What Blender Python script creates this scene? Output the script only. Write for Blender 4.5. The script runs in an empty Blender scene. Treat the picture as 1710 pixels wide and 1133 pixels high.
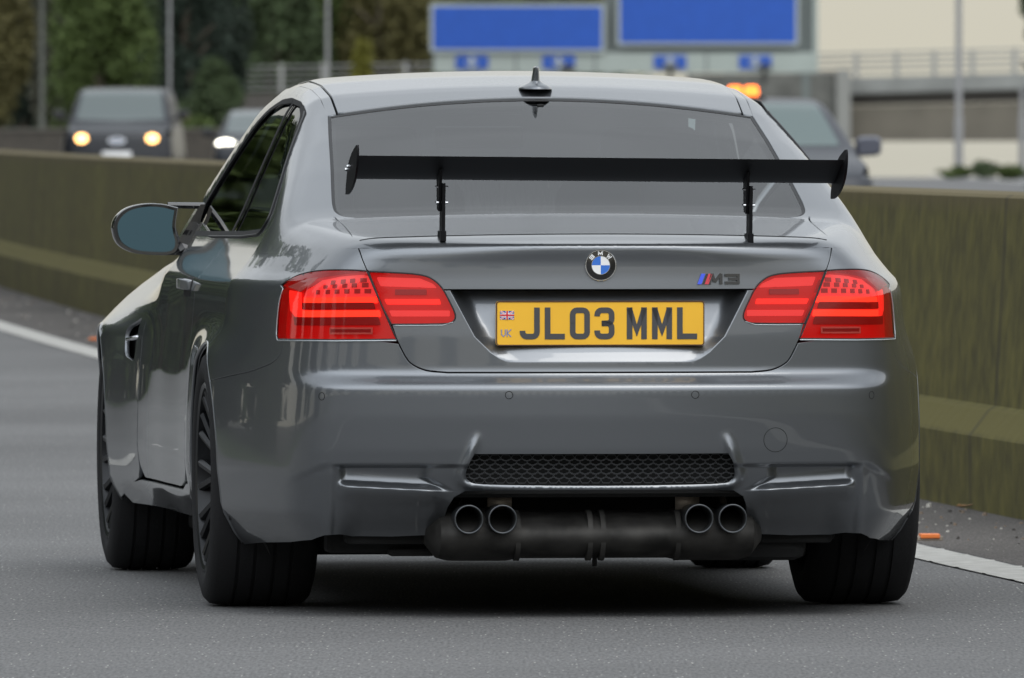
import bpy, bmesh, math, random
import numpy as np
from mathutils import Vector, Matrix
from mathutils.geometry import delaunay_2d_cdt

# ------------------------------------------------------------------ camera, light, exposure
S = bpy.context.scene
COL = S.collection
FPX, EYE, HOR = 22236.0, 1.23, 205.0          # focal length in photo pixels, eye height, horizon row
cam_d = bpy.data.cameras.new('camera')
cam = bpy.data.objects.new('camera', cam_d); COL.objects.link(cam)
cam.location = (0, 0, EYE); cam.rotation_euler = (math.radians(90), 0, 0)
cam_d.sensor_width = 36; cam_d.lens = FPX / 1710 * 36
cam_d.shift_y = -(566.5 - HOR) / 1710
cam_d.clip_start = 1; cam_d.clip_end = 9000
cam_d.dof.use_dof = True; cam_d.dof.focus_distance = 33.2; cam_d.dof.aperture_fstop = 17
S.camera = cam

SUN_EL, SUN_AZ = math.radians(58), math.radians(150)
W = bpy.data.worlds.new('World'); S.world = W; W.use_nodes = True
wn, wl = W.node_tree.nodes, W.node_tree.links
wn.clear()
wout = wn.new('ShaderNodeOutputWorld'); bg = wn.new('ShaderNodeBackground')
sky = wn.new('ShaderNodeTexSky'); sky.sky_type = 'NISHITA'; sky.sun_disc = False
sky.sun_elevation = SUN_EL; sky.sun_rotation = SUN_AZ; sky.dust_density = 4; sky.air_density = 1.2
tc = wn.new('ShaderNodeTexCoord'); sx = wn.new('ShaderNodeSeparateXYZ')
wl.new(tc.outputs['Generated'], sx.inputs[0])
ramp = wn.new('ShaderNodeValToRGB')
cr = ramp.color_ramp
cr.elements[0].position = 0.0; cr.elements[0].color = (6.9, 6.55, 5.35, 1)
cr.elements[1].position = 1.0; cr.elements[1].color = (11.0, 11.8, 12.6, 1)
e = cr.elements.new(0.06); e.color = (7.2, 7.1, 6.5, 1)
e = cr.elements.new(0.24); e.color = (8.8, 9.2, 9.5, 1)
wl.new(sx.outputs[2], ramp.inputs[0])
cn = wn.new('ShaderNodeTexNoise'); cn.inputs['Scale'].default_value = 3.2; cn.inputs['Detail'].default_value = 6
mp = wn.new('ShaderNodeMapping'); mp.inputs['Scale'].default_value = (1, 1, 3.2)
wl.new(tc.outputs['Generated'], mp.inputs[0]); wl.new(mp.outputs[0], cn.inputs[0])
cmr = wn.new('ShaderNodeMapRange'); cmr.inputs[1].default_value = .3; cmr.inputs[2].default_value = .7
cmr.inputs[3].default_value = .84; cmr.inputs[4].default_value = 1.12
wl.new(cn.outputs[0], cmr.inputs[0])
hz = wn.new('ShaderNodeMapRange'); hz.inputs[1].default_value = .03; hz.inputs[2].default_value = .2
wl.new(sx.outputs[2], hz.inputs[0])
mm = wn.new('ShaderNodeMix'); mm.data_type = 'FLOAT'; mm.inputs[2].default_value = 1
wl.new(hz.outputs[0], mm.inputs[0]); wl.new(cmr.outputs[0], mm.inputs[3])
mul = wn.new('ShaderNodeVectorMath'); mul.operation = 'SCALE'
wl.new(ramp.outputs[0], mul.inputs[0]); wl.new(mm.outputs[0], mul.inputs['Scale'])
mix = wn.new('ShaderNodeMix'); mix.data_type = 'RGBA'; mix.inputs[0].default_value = .9
wl.new(sky.outputs[0], mix.inputs[6]); wl.new(mul.outputs[0], mix.inputs[7])
# the cloud is brighter on the sun's side of the sky, behind the viewpoint
bk = wn.new('ShaderNodeMapRange'); bk.interpolation_type = 'SMOOTHSTEP'; bk.inputs[1].default_value = .15; bk.inputs[2].default_value = -.75; bk.inputs[3].default_value = 0; bk.inputs[4].default_value = 1.35
wl.new(sx.outputs[1], bk.inputs[0])
el = wn.new('ShaderNodeMapRange'); el.interpolation_type = 'SMOOTHSTEP'; el.inputs[1].default_value = .10; el.inputs[2].default_value = .45; wl.new(sx.outputs[2], el.inputs[0])
bm_ = wn.new('ShaderNodeMath'); bm_.operation = 'MULTIPLY_ADD'; bm_.inputs[2].default_value = 1; wl.new(bk.outputs[0], bm_.inputs[0]); wl.new(el.outputs[0], bm_.inputs[1])
sc2 = wn.new('ShaderNodeVectorMath'); sc2.operation = 'SCALE'; wl.new(mix.outputs[2], sc2.inputs[0]); wl.new(bm_.outputs[0], sc2.inputs['Scale'])
wl.new(sc2.outputs[0], bg.inputs[0]); bg.inputs[1].default_value = .1
wl.new(bg.outputs[0], wout.inputs[0])

sd = bpy.data.lights.new('sun', 'SUN'); sd.energy = .5; sd.angle = math.radians(25); sd.color = (1, .96, .9)
so = bpy.data.objects.new('sun', sd); COL.objects.link(so)
so.rotation_euler = (math.pi/2 - SUN_EL, 0, math.pi - SUN_AZ)
S.view_settings.view_transform = 'Standard'; S.view_settings.look = 'None'
S.view_settings.gamma = 1; S.view_settings.exposure = 0
S.cycles.max_bounces = 10; S.cycles.transparent_max_bounces = 16
S.cycles.use_denoising = True
random.seed(7); RNG = np.random.default_rng(7)

# ------------------------------------------------------------------ helpers
def tag(o, label=None, cat=None, group=None, kind=None):
    if label: o['label'] = label
    if cat: o['category'] = cat
    if group: o['group'] = group
    if kind: o['kind'] = kind
    return o
def empty(name, loc=(0, 0, 0), rz=0):
    o = bpy.data.objects.new(name, None); COL.objects.link(o)
    o.location = loc; o.rotation_euler = (0, 0, rz); o.empty_display_size = .2
    return o
def link(name, me, parent=None, mats=()):
    o = bpy.data.objects.new(name, me); COL.objects.link(o)
    for m in (mats if isinstance(mats, (list, tuple)) else [mats]): me.materials.append(m)
    if parent: o.parent = parent
    return o
def mesh(name, V, Fc, mat, parent=None, smooth=False, normals=None, mi=None):
    me = bpy.data.meshes.new(name)
    me.from_pydata([tuple(map(float, v)) for v in V], [], [tuple(map(int, f)) for f in Fc])
    if mi is not None: me.polygons.foreach_set('material_index', mi)
    if smooth: me.polygons.foreach_set('use_smooth', [True]*len(me.polygons))
    me.update()
    if normals is not None:
        me.polygons.foreach_set('use_smooth', [True]*len(me.polygons))
        me.normals_split_custom_set_from_vertices([tuple(map(float, n)) for n in normals])
    return link(name, me, parent, mat)
class MB:                                  # collects shapes into one mesh
    def __init__(s): s.V = []; s.F = []; s.M = []
    def add(s, V, F, m=0):
        b = len(s.V); s.V += [tuple(v) for v in V]; s.F += [tuple(i+b for i in f) for f in F]; s.M += [m]*len(F); return s
    def box(s, c, d, m=0, M=None):
        x, y, z = d[0]/2, d[1]/2, d[2]/2
        V = [Vector((sx_*x, sy*y, sz*z)) for sx_ in (-1, 1) for sy in (-1, 1) for sz in (-1, 1)]
        V = [(M @ v if M else v) + Vector(c) for v in V]
        return s.add(V, [(0,1,3,2),(4,6,7,5),(0,4,5,1),(2,3,7,6),(0,2,6,4),(1,5,7,3)], m)
    def tube(s, pts, r, n=8, m=0, closed=False, caps=True):
        pts = [Vector(p) for p in pts]; N = len(pts); rs = r if isinstance(r, (list, tuple)) else [r]*N
        V = []; up = None
        for i, p in enumerate(pts):
            a = pts[(i-1) % N] if closed or i else p; b = pts[(i+1) % N] if closed or i < N-1 else p
            t = (b-a).normalized()
            if up is None: up = t.orthogonal().normalized()
            up = (up - t*up.dot(t)); up = up.normalized() if up.length > 1e-6 else t.orthogonal().normalized()
            w = t.cross(up)
            for k in range(n):
                an = 2*math.pi*k/n; V.append(p + (up*math.cos(an)+w*math.sin(an))*rs[i])
        F = []
        for i in range(N if closed else N-1):
            j = (i+1) % N
            for k in range(n):
                l = (k+1) % n; F.append((i*n+k, i*n+l, j*n+l, j*n+k))
        if caps and not closed:
            F.append(tuple(range(n-1, -1, -1))); F.append(tuple((N-1)*n+k for k in range(n)))
        return s.add(V, F, m)
    def lathe(s, prof, n=48, axis='x', c=(0, 0, 0), m=0, closed=False):   # prof: (along, radius)
        V = []
        for a, r in prof:
            for k in range(n):
                t = 2*math.pi*k/n; p, q = r*math.cos(t), r*math.sin(t)
                v = (a, p, q) if axis == 'x' else ((p, a, q) if axis == 'y' else (p, q, a))
                V.append((v[0]+c[0], v[1]+c[1], v[2]+c[2]))
        F = []; N = len(prof)
        for i in range(N if closed else N-1):
            j = (i+1) % N
            for k in range(n):
                l = (k+1) % n; F.append((i*n+k, j*n+k, j*n+l, i*n+l))
        return s.add(V, F, m)
    def prism(s, poly, f0, f1, m=0):       # poly in 2D; f0,f1 map (a,b)->3D for both ends
        n = len(poly); V = [f0(*p) for p in poly] + [f1(*p) for p in poly]
        F = [tuple(range(n-1, -1, -1)), tuple(range(n, 2*n))] + [(i, (i+1) % n, (i+1) % n+n, i+n) for i in range(n)]
        return s.add(V, F, m)
    def build(s, name, mat, parent=None, smooth=False, angle=None, bevel=None):
        o = mesh(name, s.V, s.F, mat, parent, smooth or angle is not None, mi=s.M)
        bm = bmesh.new(); bm.from_mesh(o.data); bmesh.ops.recalc_face_normals(bm, faces=bm.faces); bm.to_mesh(o.data); bm.free()
        if angle is not None:
            try: o.data.set_sharp_from_angle(angle=math.radians(angle))
            except Exception: pass
        if bevel:
            b = o.modifiers.new('bevel', 'BEVEL'); b.width = bevel; b.segments = 2; b.limit_method = 'ANGLE'
        return o

def nodes(name):
    m = bpy.data.materials.new(name); m.use_nodes = True
    nt = m.node_tree; return m, nt.nodes, nt.links, nt.nodes['Principled BSDF']
def mat(name, col, rough=.6, metal=0, coat=0, coatr=.03, spec=.5, noise=0, nscale=8, bump=0, bscale=60, emit=None, es=0, noise2=None):
    m, n, l, p = nodes(name)
    p.inputs['Base Color'].default_value = (*col, 1); p.inputs['Roughness'].default_value = rough
    p.inputs['Metallic'].default_value = metal; p.inputs['Coat Weight'].default_value = coat
    p.inputs['Coat Roughness'].default_value = coatr; p.inputs['Specular IOR Level'].default_value = spec
    if emit: p.inputs['Emission Color'].default_value = (*emit, 1); p.inputs['Emission Strength'].default_value = es
    t = n.new('ShaderNodeTexCoord')
    if noise:
        x = n.new('ShaderNodeTexNoise'); x.inputs['Scale'].default_value = nscale; x.inputs['Detail'].default_value = 5
        l.new(t.outputs['Object'], x.inputs[0])
        r = n.new('ShaderNodeValToRGB'); c = Vector(col)
        r.color_ramp.elements[0].position = .3; r.color_ramp.elements[1].position = .7
        r.color_ramp.elements[0].color = (*(c*(1-noise)), 1)
        r.color_ramp.elements[1].color = (*(noise2 if noise2 else c*(1+noise)), 1)
        l.new(x.outputs[0], r.inputs[0]); l.new(r.outputs[0], p.inputs['Base Color'])
    if bump:
        x = n.new('ShaderNodeTexNoise'); x.inputs['Scale'].default_value = bscale; x.inputs['Detail'].default_value = 4
        l.new(t.outputs['Object'], x.inputs[0])
        b = n.new('ShaderNodeBump'); b.inputs['Strength'].default_value = bump; b.inputs['Distance'].default_value = .01
        l.new(x.outputs[0], b.inputs['Height']); l.new(b.outputs[0], p.inputs['Normal'])
    return m
def glass(name, tint, ior=1.5, rough=.01):
    m, n, l, p = nodes(name); n.remove(p); out = n['Material Output']
    tr = n.new('ShaderNodeBsdfTransparent'); tr.inputs[0].default_value = (*tint, 1)
    gl = n.new('ShaderNodeBsdfGlossy'); gl.inputs['Roughness'].default_value = rough
    fr = n.new('ShaderNodeFresnel'); fr.inputs[0].default_value = ior
    mx = n.new('ShaderNodeMixShader'); l.new(fr.outputs[0], mx.inputs[0]); l.new(tr.outputs[0], mx.inputs[1]); l.new(gl.outputs[0], mx.inputs[2])
    l.new(mx.outputs[0], out.inputs[0]); return m

# ------------------------------------------------------------------ body surfaces: one smooth implicit skin per vehicle
def tab(pts, sig, lo=None, hi=None, n=1600):
    a = np.array(pts, float); lo = a[0, 0]-.3 if lo is None else lo; hi = a[-1, 0]+.3 if hi is None else hi
    g = np.linspace(lo, hi, n); h = g[1]-g[0]
    sl0 = (a[1, 1]-a[0, 1])/(a[1, 0]-a[0, 0]); sl1 = (a[-1, 1]-a[-2, 1])/(a[-1, 0]-a[-2, 0])
    v = np.interp(g, a[:, 0], a[:, 1]); v = np.where(g < a[0, 0], a[0, 1]+(g-a[0, 0])*sl0, v); v = np.where(g > a[-1, 0], a[-1, 1]+(g-a[-1, 0])*sl1, v)
    if sig > 0:
        k = int(4*sig/h)+1; w = np.exp(-.5*(np.arange(-k, k+1)*h/sig)**2); w /= w.sum()
        v = np.convolve(np.pad(v, k, mode='reflect', reflect_type='odd'), w, 'valid')
    return lambda q: np.interp(q, g, v)
def smax(a, b, k):
    h = np.maximum(k-np.abs(a-b), 0)/k
    return np.maximum(a, b)+h*h*h*k/6
def sst(t): t = np.clip(t, 0, 1); return t*t*(3-2*t)
def eout(t): t = np.clip(t, 0, 1); return 1-(1-t)**2.2
def segd(px, pz, poly):                    # distance to polyline, and parameter along it
    best = np.full(np.shape(px), 9.); par = np.zeros(np.shape(px)); n = len(poly)-1
    for i in range(n):
        (ax, az), (bx, bz) = poly[i], poly[i+1]; dx, dz = bx-ax, bz-az
        t = np.clip(((px-ax)*dx+(pz-az)*dz)/(dx*dx+dz*dz), 0, 1); d = np.hypot(px-ax-t*dx, pz-az-t*dz)
        par = np.where(d < best, (i+t)/n, par); best = np.minimum(best, d)
    return best, par

class Skin:
    L, RC = .60, .30
    def __init__(s, side, top, crown, rear, front, taper, flare, bow=(.21, .15), y0=-.70, y1=3.05, ksr=.13, ktop=(.012, .09), xk=(.55, .72), extra=None, z0=.55):
        s.side, s.top, s.crown, s.rear, s.front, s.taper, s.flare = side, top, crown, rear, front, taper, flare
        s.bow, s.y0, s.y1, s.ksr, s.ktop, s.xk, s.extra, s.z0 = bow, y0, y1, ksr, ktop, xk, extra, z0
        s.S0 = s.L+s.RC*math.pi/2; s.S1 = s.S0+(y1-y0)
    def F(s, x, y, z):
        a = np.abs(x)
        sd_ = a-(s.side(z)+s.taper(y)+s.flare(y, z))
        rr = (s.rear(z)+s.bow[0]*a*a)
        if s.extra: rr = rr+s.extra(a, z, x)
        rr = rr-y
        ff = y-(s.front(z)-s.bow[1]*a*a)
        tt = z-(s.top(y)-s.crown(y)*a*a)
        f = smax(sd_, rr, s.ksr); f = smax(f, ff, s.ksr)
        kt = s.kt(a, y)
        return smax(f, tt, kt)
    def kt(s, a, y):
        kt = s.ktop[0]+(s.ktop[1]-s.ktop[0])*sst((a-s.xk[0])/(s.xk[1]-s.xk[0]))
        return np.where(y > .1, s.ktop[1], kt)
    def grad(s, P, e=.0012):
        x, y, z = P.T
        g = np.stack([s.F(x+e, y, z)-s.F(x-e, y, z), s.F(x, y+e, z)-s.F(x, y-e, z), s.F(x, y, z+e)-s.F(x, y, z-e)], 1)
        return g/np.maximum(np.linalg.norm(g, axis=1, keepdims=True), 1e-9)
    def solve(s, o, d, t0=0., t1=1.6):
        lo = np.full(len(o), t0); hi = np.full(len(o), t1)
        for _ in range(26):
            m = (lo+hi)/2; p = o+d*m[:, None]; f = s.F(*p.T); lo = np.where(f < 0, m, lo); hi = np.where(f < 0, hi, m)
        return o+d*((lo+hi)/2)[:, None]
    def R(s, q):                            # wrap-round domain (u, z) -> points; u runs from the middle of the tail round to the nose
        q = np.asarray(q, float); u = np.abs(q[:, 0]); sg = np.where(q[:, 0] < 0, -1., 1.); z = q[:, 1]
        n = len(q); ox = np.empty(n); oy = np.empty(n); dx = np.empty(n); dy = np.empty(n)
        a = u < s.L; ox[a] = u[a]; oy[a] = s.y0; dx[a] = 0; dy[a] = -1
        b = (~a) & (u < s.S0); ph = (u-s.L)/s.RC; ox[b] = s.L; oy[b] = s.y0; dx[b] = np.sin(ph[b]); dy[b] = -np.cos(ph[b])
        c = (u >= s.S0) & (u < s.S1); ox[c] = s.L; oy[c] = s.y0+(u[c]-s.S0); dx[c] = 1; dy[c] = 0
        d = (u >= s.S1) & (u < s.S1+s.RC*math.pi/2); ph = (u-s.S1)/s.RC; ox[d] = s.L; oy[d] = s.y1; dx[d] = np.cos(ph[d]); dy[d] = np.sin(ph[d])
        g = u >= s.S1+s.RC*math.pi/2; ox[g] = s.L-(u[g]-s.S1-s.RC*math.pi/2); oy[g] = s.y1; dx[g] = 0; dy[g] = 1
        o = np.stack([ox, oy, z], 1); D = np.stack([dx, dy, np.zeros(n)], 1)
        P = s.solve(o, D); P[:, 0] *= sg; return P
    def Rinv(s, P):
        P = np.asarray(P, float); x = np.abs(P[:, 0]); y = P[:, 1]
        u = np.where(y < s.y0, np.where(x < s.L, x, s.L+s.RC*np.arctan2(x-s.L, s.y0-y)), s.S0+(y-s.y0))
        u = np.where(y > s.y1, s.S1+s.RC*np.arctan2(y-s.y1, np.maximum(x-s.L, 1e-6)), u)
        u = np.where((y > s.y1) & (x < s.L), s.S1+s.RC*math.pi/2+(s.L-x), u)
        return np.stack([u*np.where(P[:, 0] < 0, -1, 1), P[:, 2]], 1)
    def yu(s, y): return s.S0+(y-s.y0)      # u of a point on the flank
    def T(s, q):
        q = np.asarray(q, float); zz = np.full(len(q), s.z0)
        if s.extra:
            zz = np.where(q[:, 1] < 2.2, .86, zz); a = np.abs(q[:, 0]); zl = s.top(q[:, 1])-s.crown(q[:, 1])*a*a-s.kt(a, q[:, 1])/6-.006
            zz = np.where((q[:, 1] < -.80) & (a < .62), np.maximum(zl, zz), zz)
        o = np.stack([q[:, 0], q[:, 1], zz], 1); d = np.zeros_like(o); d[:, 2] = 1
        return s.solve(o, d)
    def split_curve(s, z, u0, u1, n=80):
        return s.R(np.stack([np.linspace(u0, u1, n), np.full(n, z)], 1))

def pip(pts, poly):
    x, y = pts[:, 0], pts[:, 1]; inside = np.zeros(len(pts), bool); n = len(poly)
    for i in range(n):
        x1, y1 = poly[i]; x2, y2 = poly[(i+1) % n]
        if y1 == y2: continue
        c = ((y1 > y) != (y2 > y)) & (x < (x2-x1)*(y-y1)/(y2-y1)+x1); inside ^= c
    return inside
def resample(poly, h, closed=True):
    out = []; n = len(poly)
    for i in range(n if closed else n-1):
        a = np.array(poly[i], float); b = np.array(poly[(i+1) % n], float); k = max(1, int(math.ceil(np.linalg.norm(b-a)/h)))
        for j in range(k): out.append(a+(b-a)*j/k)
    if not closed: out.append(np.array(poly[-1], float))
    return np.array(out)
def spl(pts, n=6):                          # Catmull-Rom through the points (open)
    P = [np.array(p, float) for p in pts]; P = [2*P[0]-P[1]]+P+[2*P[-1]-P[-2]]; out = []
    for i in range(1, len(P)-2):
        for j in range(n):
            t = j/n; a, b, c, d = P[i-1:i+3]
            out.append(.5*((2*b)+(c-a)*t+(2*a-5*b+4*c-d)*t*t+(3*b-3*c+d-a)*t**3))
    out.append(P[-2]); return out
def rnd(poly, r, n=5):                      # round polygon corners
    out = []; N = len(poly)
    rr = r if isinstance(r, (list, tuple)) else [r]*N
    for i in range(N):
        p = np.array(poly[i], float); a = np.array(poly[i-1], float); b = np.array(poly[(i+1) % N], float)
        if rr[i] <= 0: out.append(p); continue
        la = np.linalg.norm(a-p); lb = np.linalg.norm(b-p); k = min(rr[i], la*.49, lb*.49)
        A = p+(a-p)/la*k; B = p+(b-p)/lb*k
        for j in range(n+1):
            t = j/n; out.append((1-t)**2*A+2*t*(1-t)*p+t*t*B)
    return out
def inset(poly, d):
    P = np.array(poly, float); n = len(P)
    ar = 0.5*np.sum(P[:, 0]*np.roll(P[:, 1], -1)-np.roll(P[:, 0], -1)*P[:, 1]); sgn = 1 if ar > 0 else -1
    out = []
    for i in range(n):
        a, p, b = P[i-1], P[i], P[(i+1) % n]
        e1 = p-a; e2 = b-p; l1 = np.linalg.norm(e1); l2 = np.linalg.norm(e2)
        if l1 < 1e-7 or l2 < 1e-7: continue
        n1 = np.array([-e1[1], e1[0]])/l1*sgn; n2 = np.array([-e2[1], e2[0]])/l2*sgn
        m = n1+n2; k = m.dot(m)
        if k < .3: m = n1; f = 1
        else: f = 2/k
        out.append(p+m*f*d)
    return out
def panel(sk, dom, outline, material, name, parent=None, h=.02, holes=(), gap=.0022, off=0., flange=.012, mirror=False, dense=(), creases=(), raw=False, maxedge=None, nofl=None):
    """a skin panel: the outline (and holes) in a 2D domain is filled with points and laid on the vehicle's skin"""
    m_ = sk.R if dom == 'R' else sk.T
    he = maxedge or h*.8
    loops = [resample(inset(outline, gap) if gap else outline, he)]+[resample(inset(q, -gap) if gap else q, he) for q in holes]
    pts = []; edges = []; loopidx = []
    for lp in loops:
        b = len(pts); n = len(lp); pts += list(lp); edges += [(b+i, b+(i+1) % n) for i in range(n)]; loopidx.append(list(range(b, b+n)))
    for c in creases:
        lp = resample(c, he*.8, False); b = len(pts); pts += list(lp); edges += [(b+i, b+i+1) for i in range(len(lp)-1)]
    lo = loops[0].min(0); hi = loops[0].max(0)
    def grid(lo, hi, h):
        nx = int((hi[0]-lo[0])/h)+2; ny = int((hi[1]-lo[1])/(h*.866))+2
        g = np.array([(lo[0]+(i+.5*(j % 2))*h, lo[1]+j*h*.866) for j in range(ny) for i in range(nx)]); return g
    g = grid(lo, hi, h)
    for (a0, b0, a1, b1, hh) in dense:
        ins = (g[:, 0] > a0) & (g[:, 0] < a1) & (g[:, 1] > b0) & (g[:, 1] < b1); g = g[~ins]
    parts = [g]
    for (a0, b0, a1, b1, hh) in dense: parts.append(grid((a0, b0), (a1, b1), hh))
    g = np.concatenate(parts); ok = pip(g, loops[0])
    for hl in loops[1:]: ok &= ~pip(g, hl)
    g = g[ok]
    B = np.array(pts)
    if len(g):
        keep = np.ones(len(g), bool)
        for i in range(0, len(g), 4000):
            d = np.sqrt(((g[i:i+4000, None, :]-B[None])**2).sum(2)).min(1); keep[i:i+4000] = d > he*.35
        g = g[keep]
        pts = pts+list(g)
    vo, eo, fo, ov, oe, of = delaunay_2d_cdt([Vector((float(p[0]), float(p[1]))) for p in pts], edges, [], 0, 1e-7)
    Q = np.array([(v[0], v[1]) for v in vo]); T = np.array([tuple(f) for f in fo], int)
    cen = Q[T].mean(1); ok = pip(cen, loops[0])
    for hl in loops[1:]: ok &= ~pip(cen, hl)
    T = T[ok]; P = m_(Q); N = sk.grad(P); P = P+N*off
    fn = np.cross(P[T[:, 1]]-P[T[:, 0]], P[T[:, 2]]-P[T[:, 0]])
    fl = (fn*N[T[:, 0]]).sum(1) < 0; T[fl] = T[fl][:, ::-1]
    V = P; NN = N; Fc = [tuple(t) for t in T]
    if flange:
        cnt = {}
        for t in Fc:
            for a, b in ((t[0], t[1]), (t[1], t[2]), (t[2], t[0])): cnt[(a, b)] = 1
        bd = [(a, b) for (a, b) in cnt if (b, a) not in cnt]
        if nofl is not None: nf = nofl(Q, P); bd = [(a, b) for a, b in bd if not (nf[a] and nf[b])]
        ids = sorted({i for e_ in bd for i in e_}); k1 = {}; k2 = {}
        outn = {i: np.zeros(3) for i in ids}
        for a, b in bd:
            t = P[b]-P[a]; o_ = np.cross(t, N[a]); l_ = np.linalg.norm(o_)
            if l_ > 1e-9: outn[a] += o_/l_; outn[b] += o_/l_
        addV = []; addN = []
        base = len(V)
        for i in ids:
            o_ = outn[i]/max(np.linalg.norm(outn[i]), 1e-9)
            k1[i] = base+len(addV); addV.append(P[i]+o_*.0008-N[i]*.0012); addN.append((o_+N[i]*.5)/np.linalg.norm(o_+N[i]*.5))
            k2[i] = base+len(addV); addV.append(P[i]+o_*.0008-N[i]*flange); addN.append(o_)
        V = np.concatenate([V, addV]); NN = np.concatenate([NN, addN])
        for a, b in bd:
            Fc.append((b, a, k1[a], k1[b])); Fc.append((k1[b], k1[a], k2[a], k2[b]))
    if mirror:
        V = V*np.array([-1, 1, 1]); NN = NN*np.array([-1, 1, 1]); Fc = [f[::-1] for f in Fc]
    if raw: return V, NN, Fc
    return mesh(name, V, Fc, material, parent, normals=NN)
def joinraw(name, raws, material, parent):
    V = []; N = []; F = []; b = 0
    for v, n, f in raws:
        V.append(v); N.append(n); F += [tuple(i+b for i in t) for t in f]; b += len(v)
    return mesh(name, np.concatenate(V), F, material, parent, normals=np.concatenate(N))

# ------------------------------------------------------------------ materials
def car_paint(name, col, metal=.75, rough=.33):
    m, n, l, p = nodes(name)
    p.inputs['Base Color'].default_value = (*col, 1); p.inputs['Metallic'].default_value = metal
    p.inputs['Roughness'].default_value = rough; p.inputs['Coat Weight'].default_value = 1; p.inputs['Coat Roughness'].default_value = .04
    t = n.new('ShaderNodeTexCoord'); x = n.new('ShaderNodeTexVoronoi'); x.inputs['Scale'].default_value = 900
    l.new(t.outputs['Object'], x.inputs[0]); r = n.new('ShaderNodeMapRange'); r.inputs[3].default_value = rough-.03; r.inputs[4].default_value = rough+.03
    l.new(x.outputs['Color'], r.inputs[0]); l.new(r.outputs[0], p.inputs['Roughness'])
    d = n.new('ShaderNodeTexNoise'); d.inputs['Scale'].default_value = 3; d.inputs['Detail'].default_value = 6; l.new(t.outputs['Object'], d.inputs[0])
    r2 = n.new('ShaderNodeMapRange'); r2.inputs[1].default_value = .35; r2.inputs[2].default_value = .75; r2.inputs[3].default_value = .025; r2.inputs[4].default_value = .055
    l.new(d.outputs[0], r2.inputs[0]); l.new(r2.outputs[0], p.inputs['Coat Roughness'])
    return m
M = dict(
    paint=car_paint('grey metallic paint', (.158, .168, .181), .78, .34),
    black=mat('black plastic', (.012, .012, .013), .45), gloss=mat('gloss black', (.008, .008, .009), .08, coat=1),
    satin=mat('satin black aluminium', (.006, .006, .007), .55, spec=.12),
    rubber=mat('tyre rubber', (.017, .017, .018), .85, spec=.25, bump=.15, bscale=120),
    rim=mat('dark rim', (.012, .013, .015), .35, metal=.4), under=mat('underbody', (.010, .010, .010), .9),
    seal=mat('rubber seal', (.01, .01, .011), .5), chrome=mat('chrome', (.75, .76, .78), .12, metal=1),
    steel=mat('exhaust steel', (.042, .040, .037), .65, metal=.6, noise=.55, nscale=14), tip=mat('sooty tip', (.075, .08, .085), .32, metal=.8),
    soot=mat('soot', (.006, .006, .006), .9), heat=mat('heat shield', (.42, .36, .30), .5, metal=.5, noise=.4, nscale=20),
    glass=glass('tinted glass', (.62, .66, .66), 2.0), sglass=glass('side glass', (.10, .12, .12)),
    yellow=mat('plate yellow', (.86, .47, .03), .38, noise=.05, nscale=5), plateink=mat('plate ink', (.055, .055, .06), .5), plateedge=mat('plate border', (.10, .045, .02), .5),
    white=mat('white enamel', (.8, .8, .8), .3), blue=mat('blue enamel', (.03, .16, .60), .25, coat=1), red=mat('red enamel', (.6, .02, .03), .3),
    badgeblue=mat('badge blue', (.06, .11, .75), .3), badgered=mat('badge red', (.62, .05, .07), .3), ukblue=mat('uk lettering', (.2, .24, .42), .5), navy=mat('flag navy', (.02, .05, .3), .5),
    seat=mat('seat fabric', (.03, .03, .032), .8), mirror=mat('mirror glass', (.036, .062, .072), .03, metal=1),
    edgegleam=mat('painted edge gleam', (.42, .45, .47), .25, metal=.5, coat=1),  # body edge's sky highlight, put into a paler colour than the paint
)
def lamp_mat(name, col, e, s, rough=.35): return mat(name, col, rough, emit=e, es=s, spec=.6)
M['lens'] = glass('red lens', (.97, .55, .52), 1.5, .06)
M['lampdark'] = lamp_mat('lamp dark red', (.20, .012, .014), (1, .03, .03), .07)
M['lampbase'] = lamp_mat('lamp base red', (.42, .012, .010), (1, .016, .016), .27)
M['lampveil'] = lamp_mat('lamp red with sky veil', (.55, .07, .06), (1, .085, .09), .62)  # lit red with the sky's reflection on the lens put into its colour
M['lampbar'] = lamp_mat('lamp lit bar', (.8, .04, .02), (1, .055, .025), 1.7)
M['lampmid'] = lamp_mat('lamp soft bar', (.7, .04, .02), (1, .040, .028), .95)
M['lampclear'] = mat('lamp clear corner', (.5, .36, .35), .3)
M['lampdot'] = lamp_mat('lamp led seat', (.28, .05, .06), (1, .08, .09), .10)
M['lampline'] = mat('lamp reflector frame', (.75, .42, .38), .3)

# ------------------------------------------------------------------ the grey coupe
YAW = math.asin(.11)
car = empty('coupe', (.107, 34, 0), YAW)
tag(car, 'grey metallic two-door coupe with a tall black rear wing, seen from behind on the road', 'car')
fwd = np.array([-math.sin(YAW), math.cos(YAW)]); rgt = np.array([math.cos(YAW), math.sin(YAW)])

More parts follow.
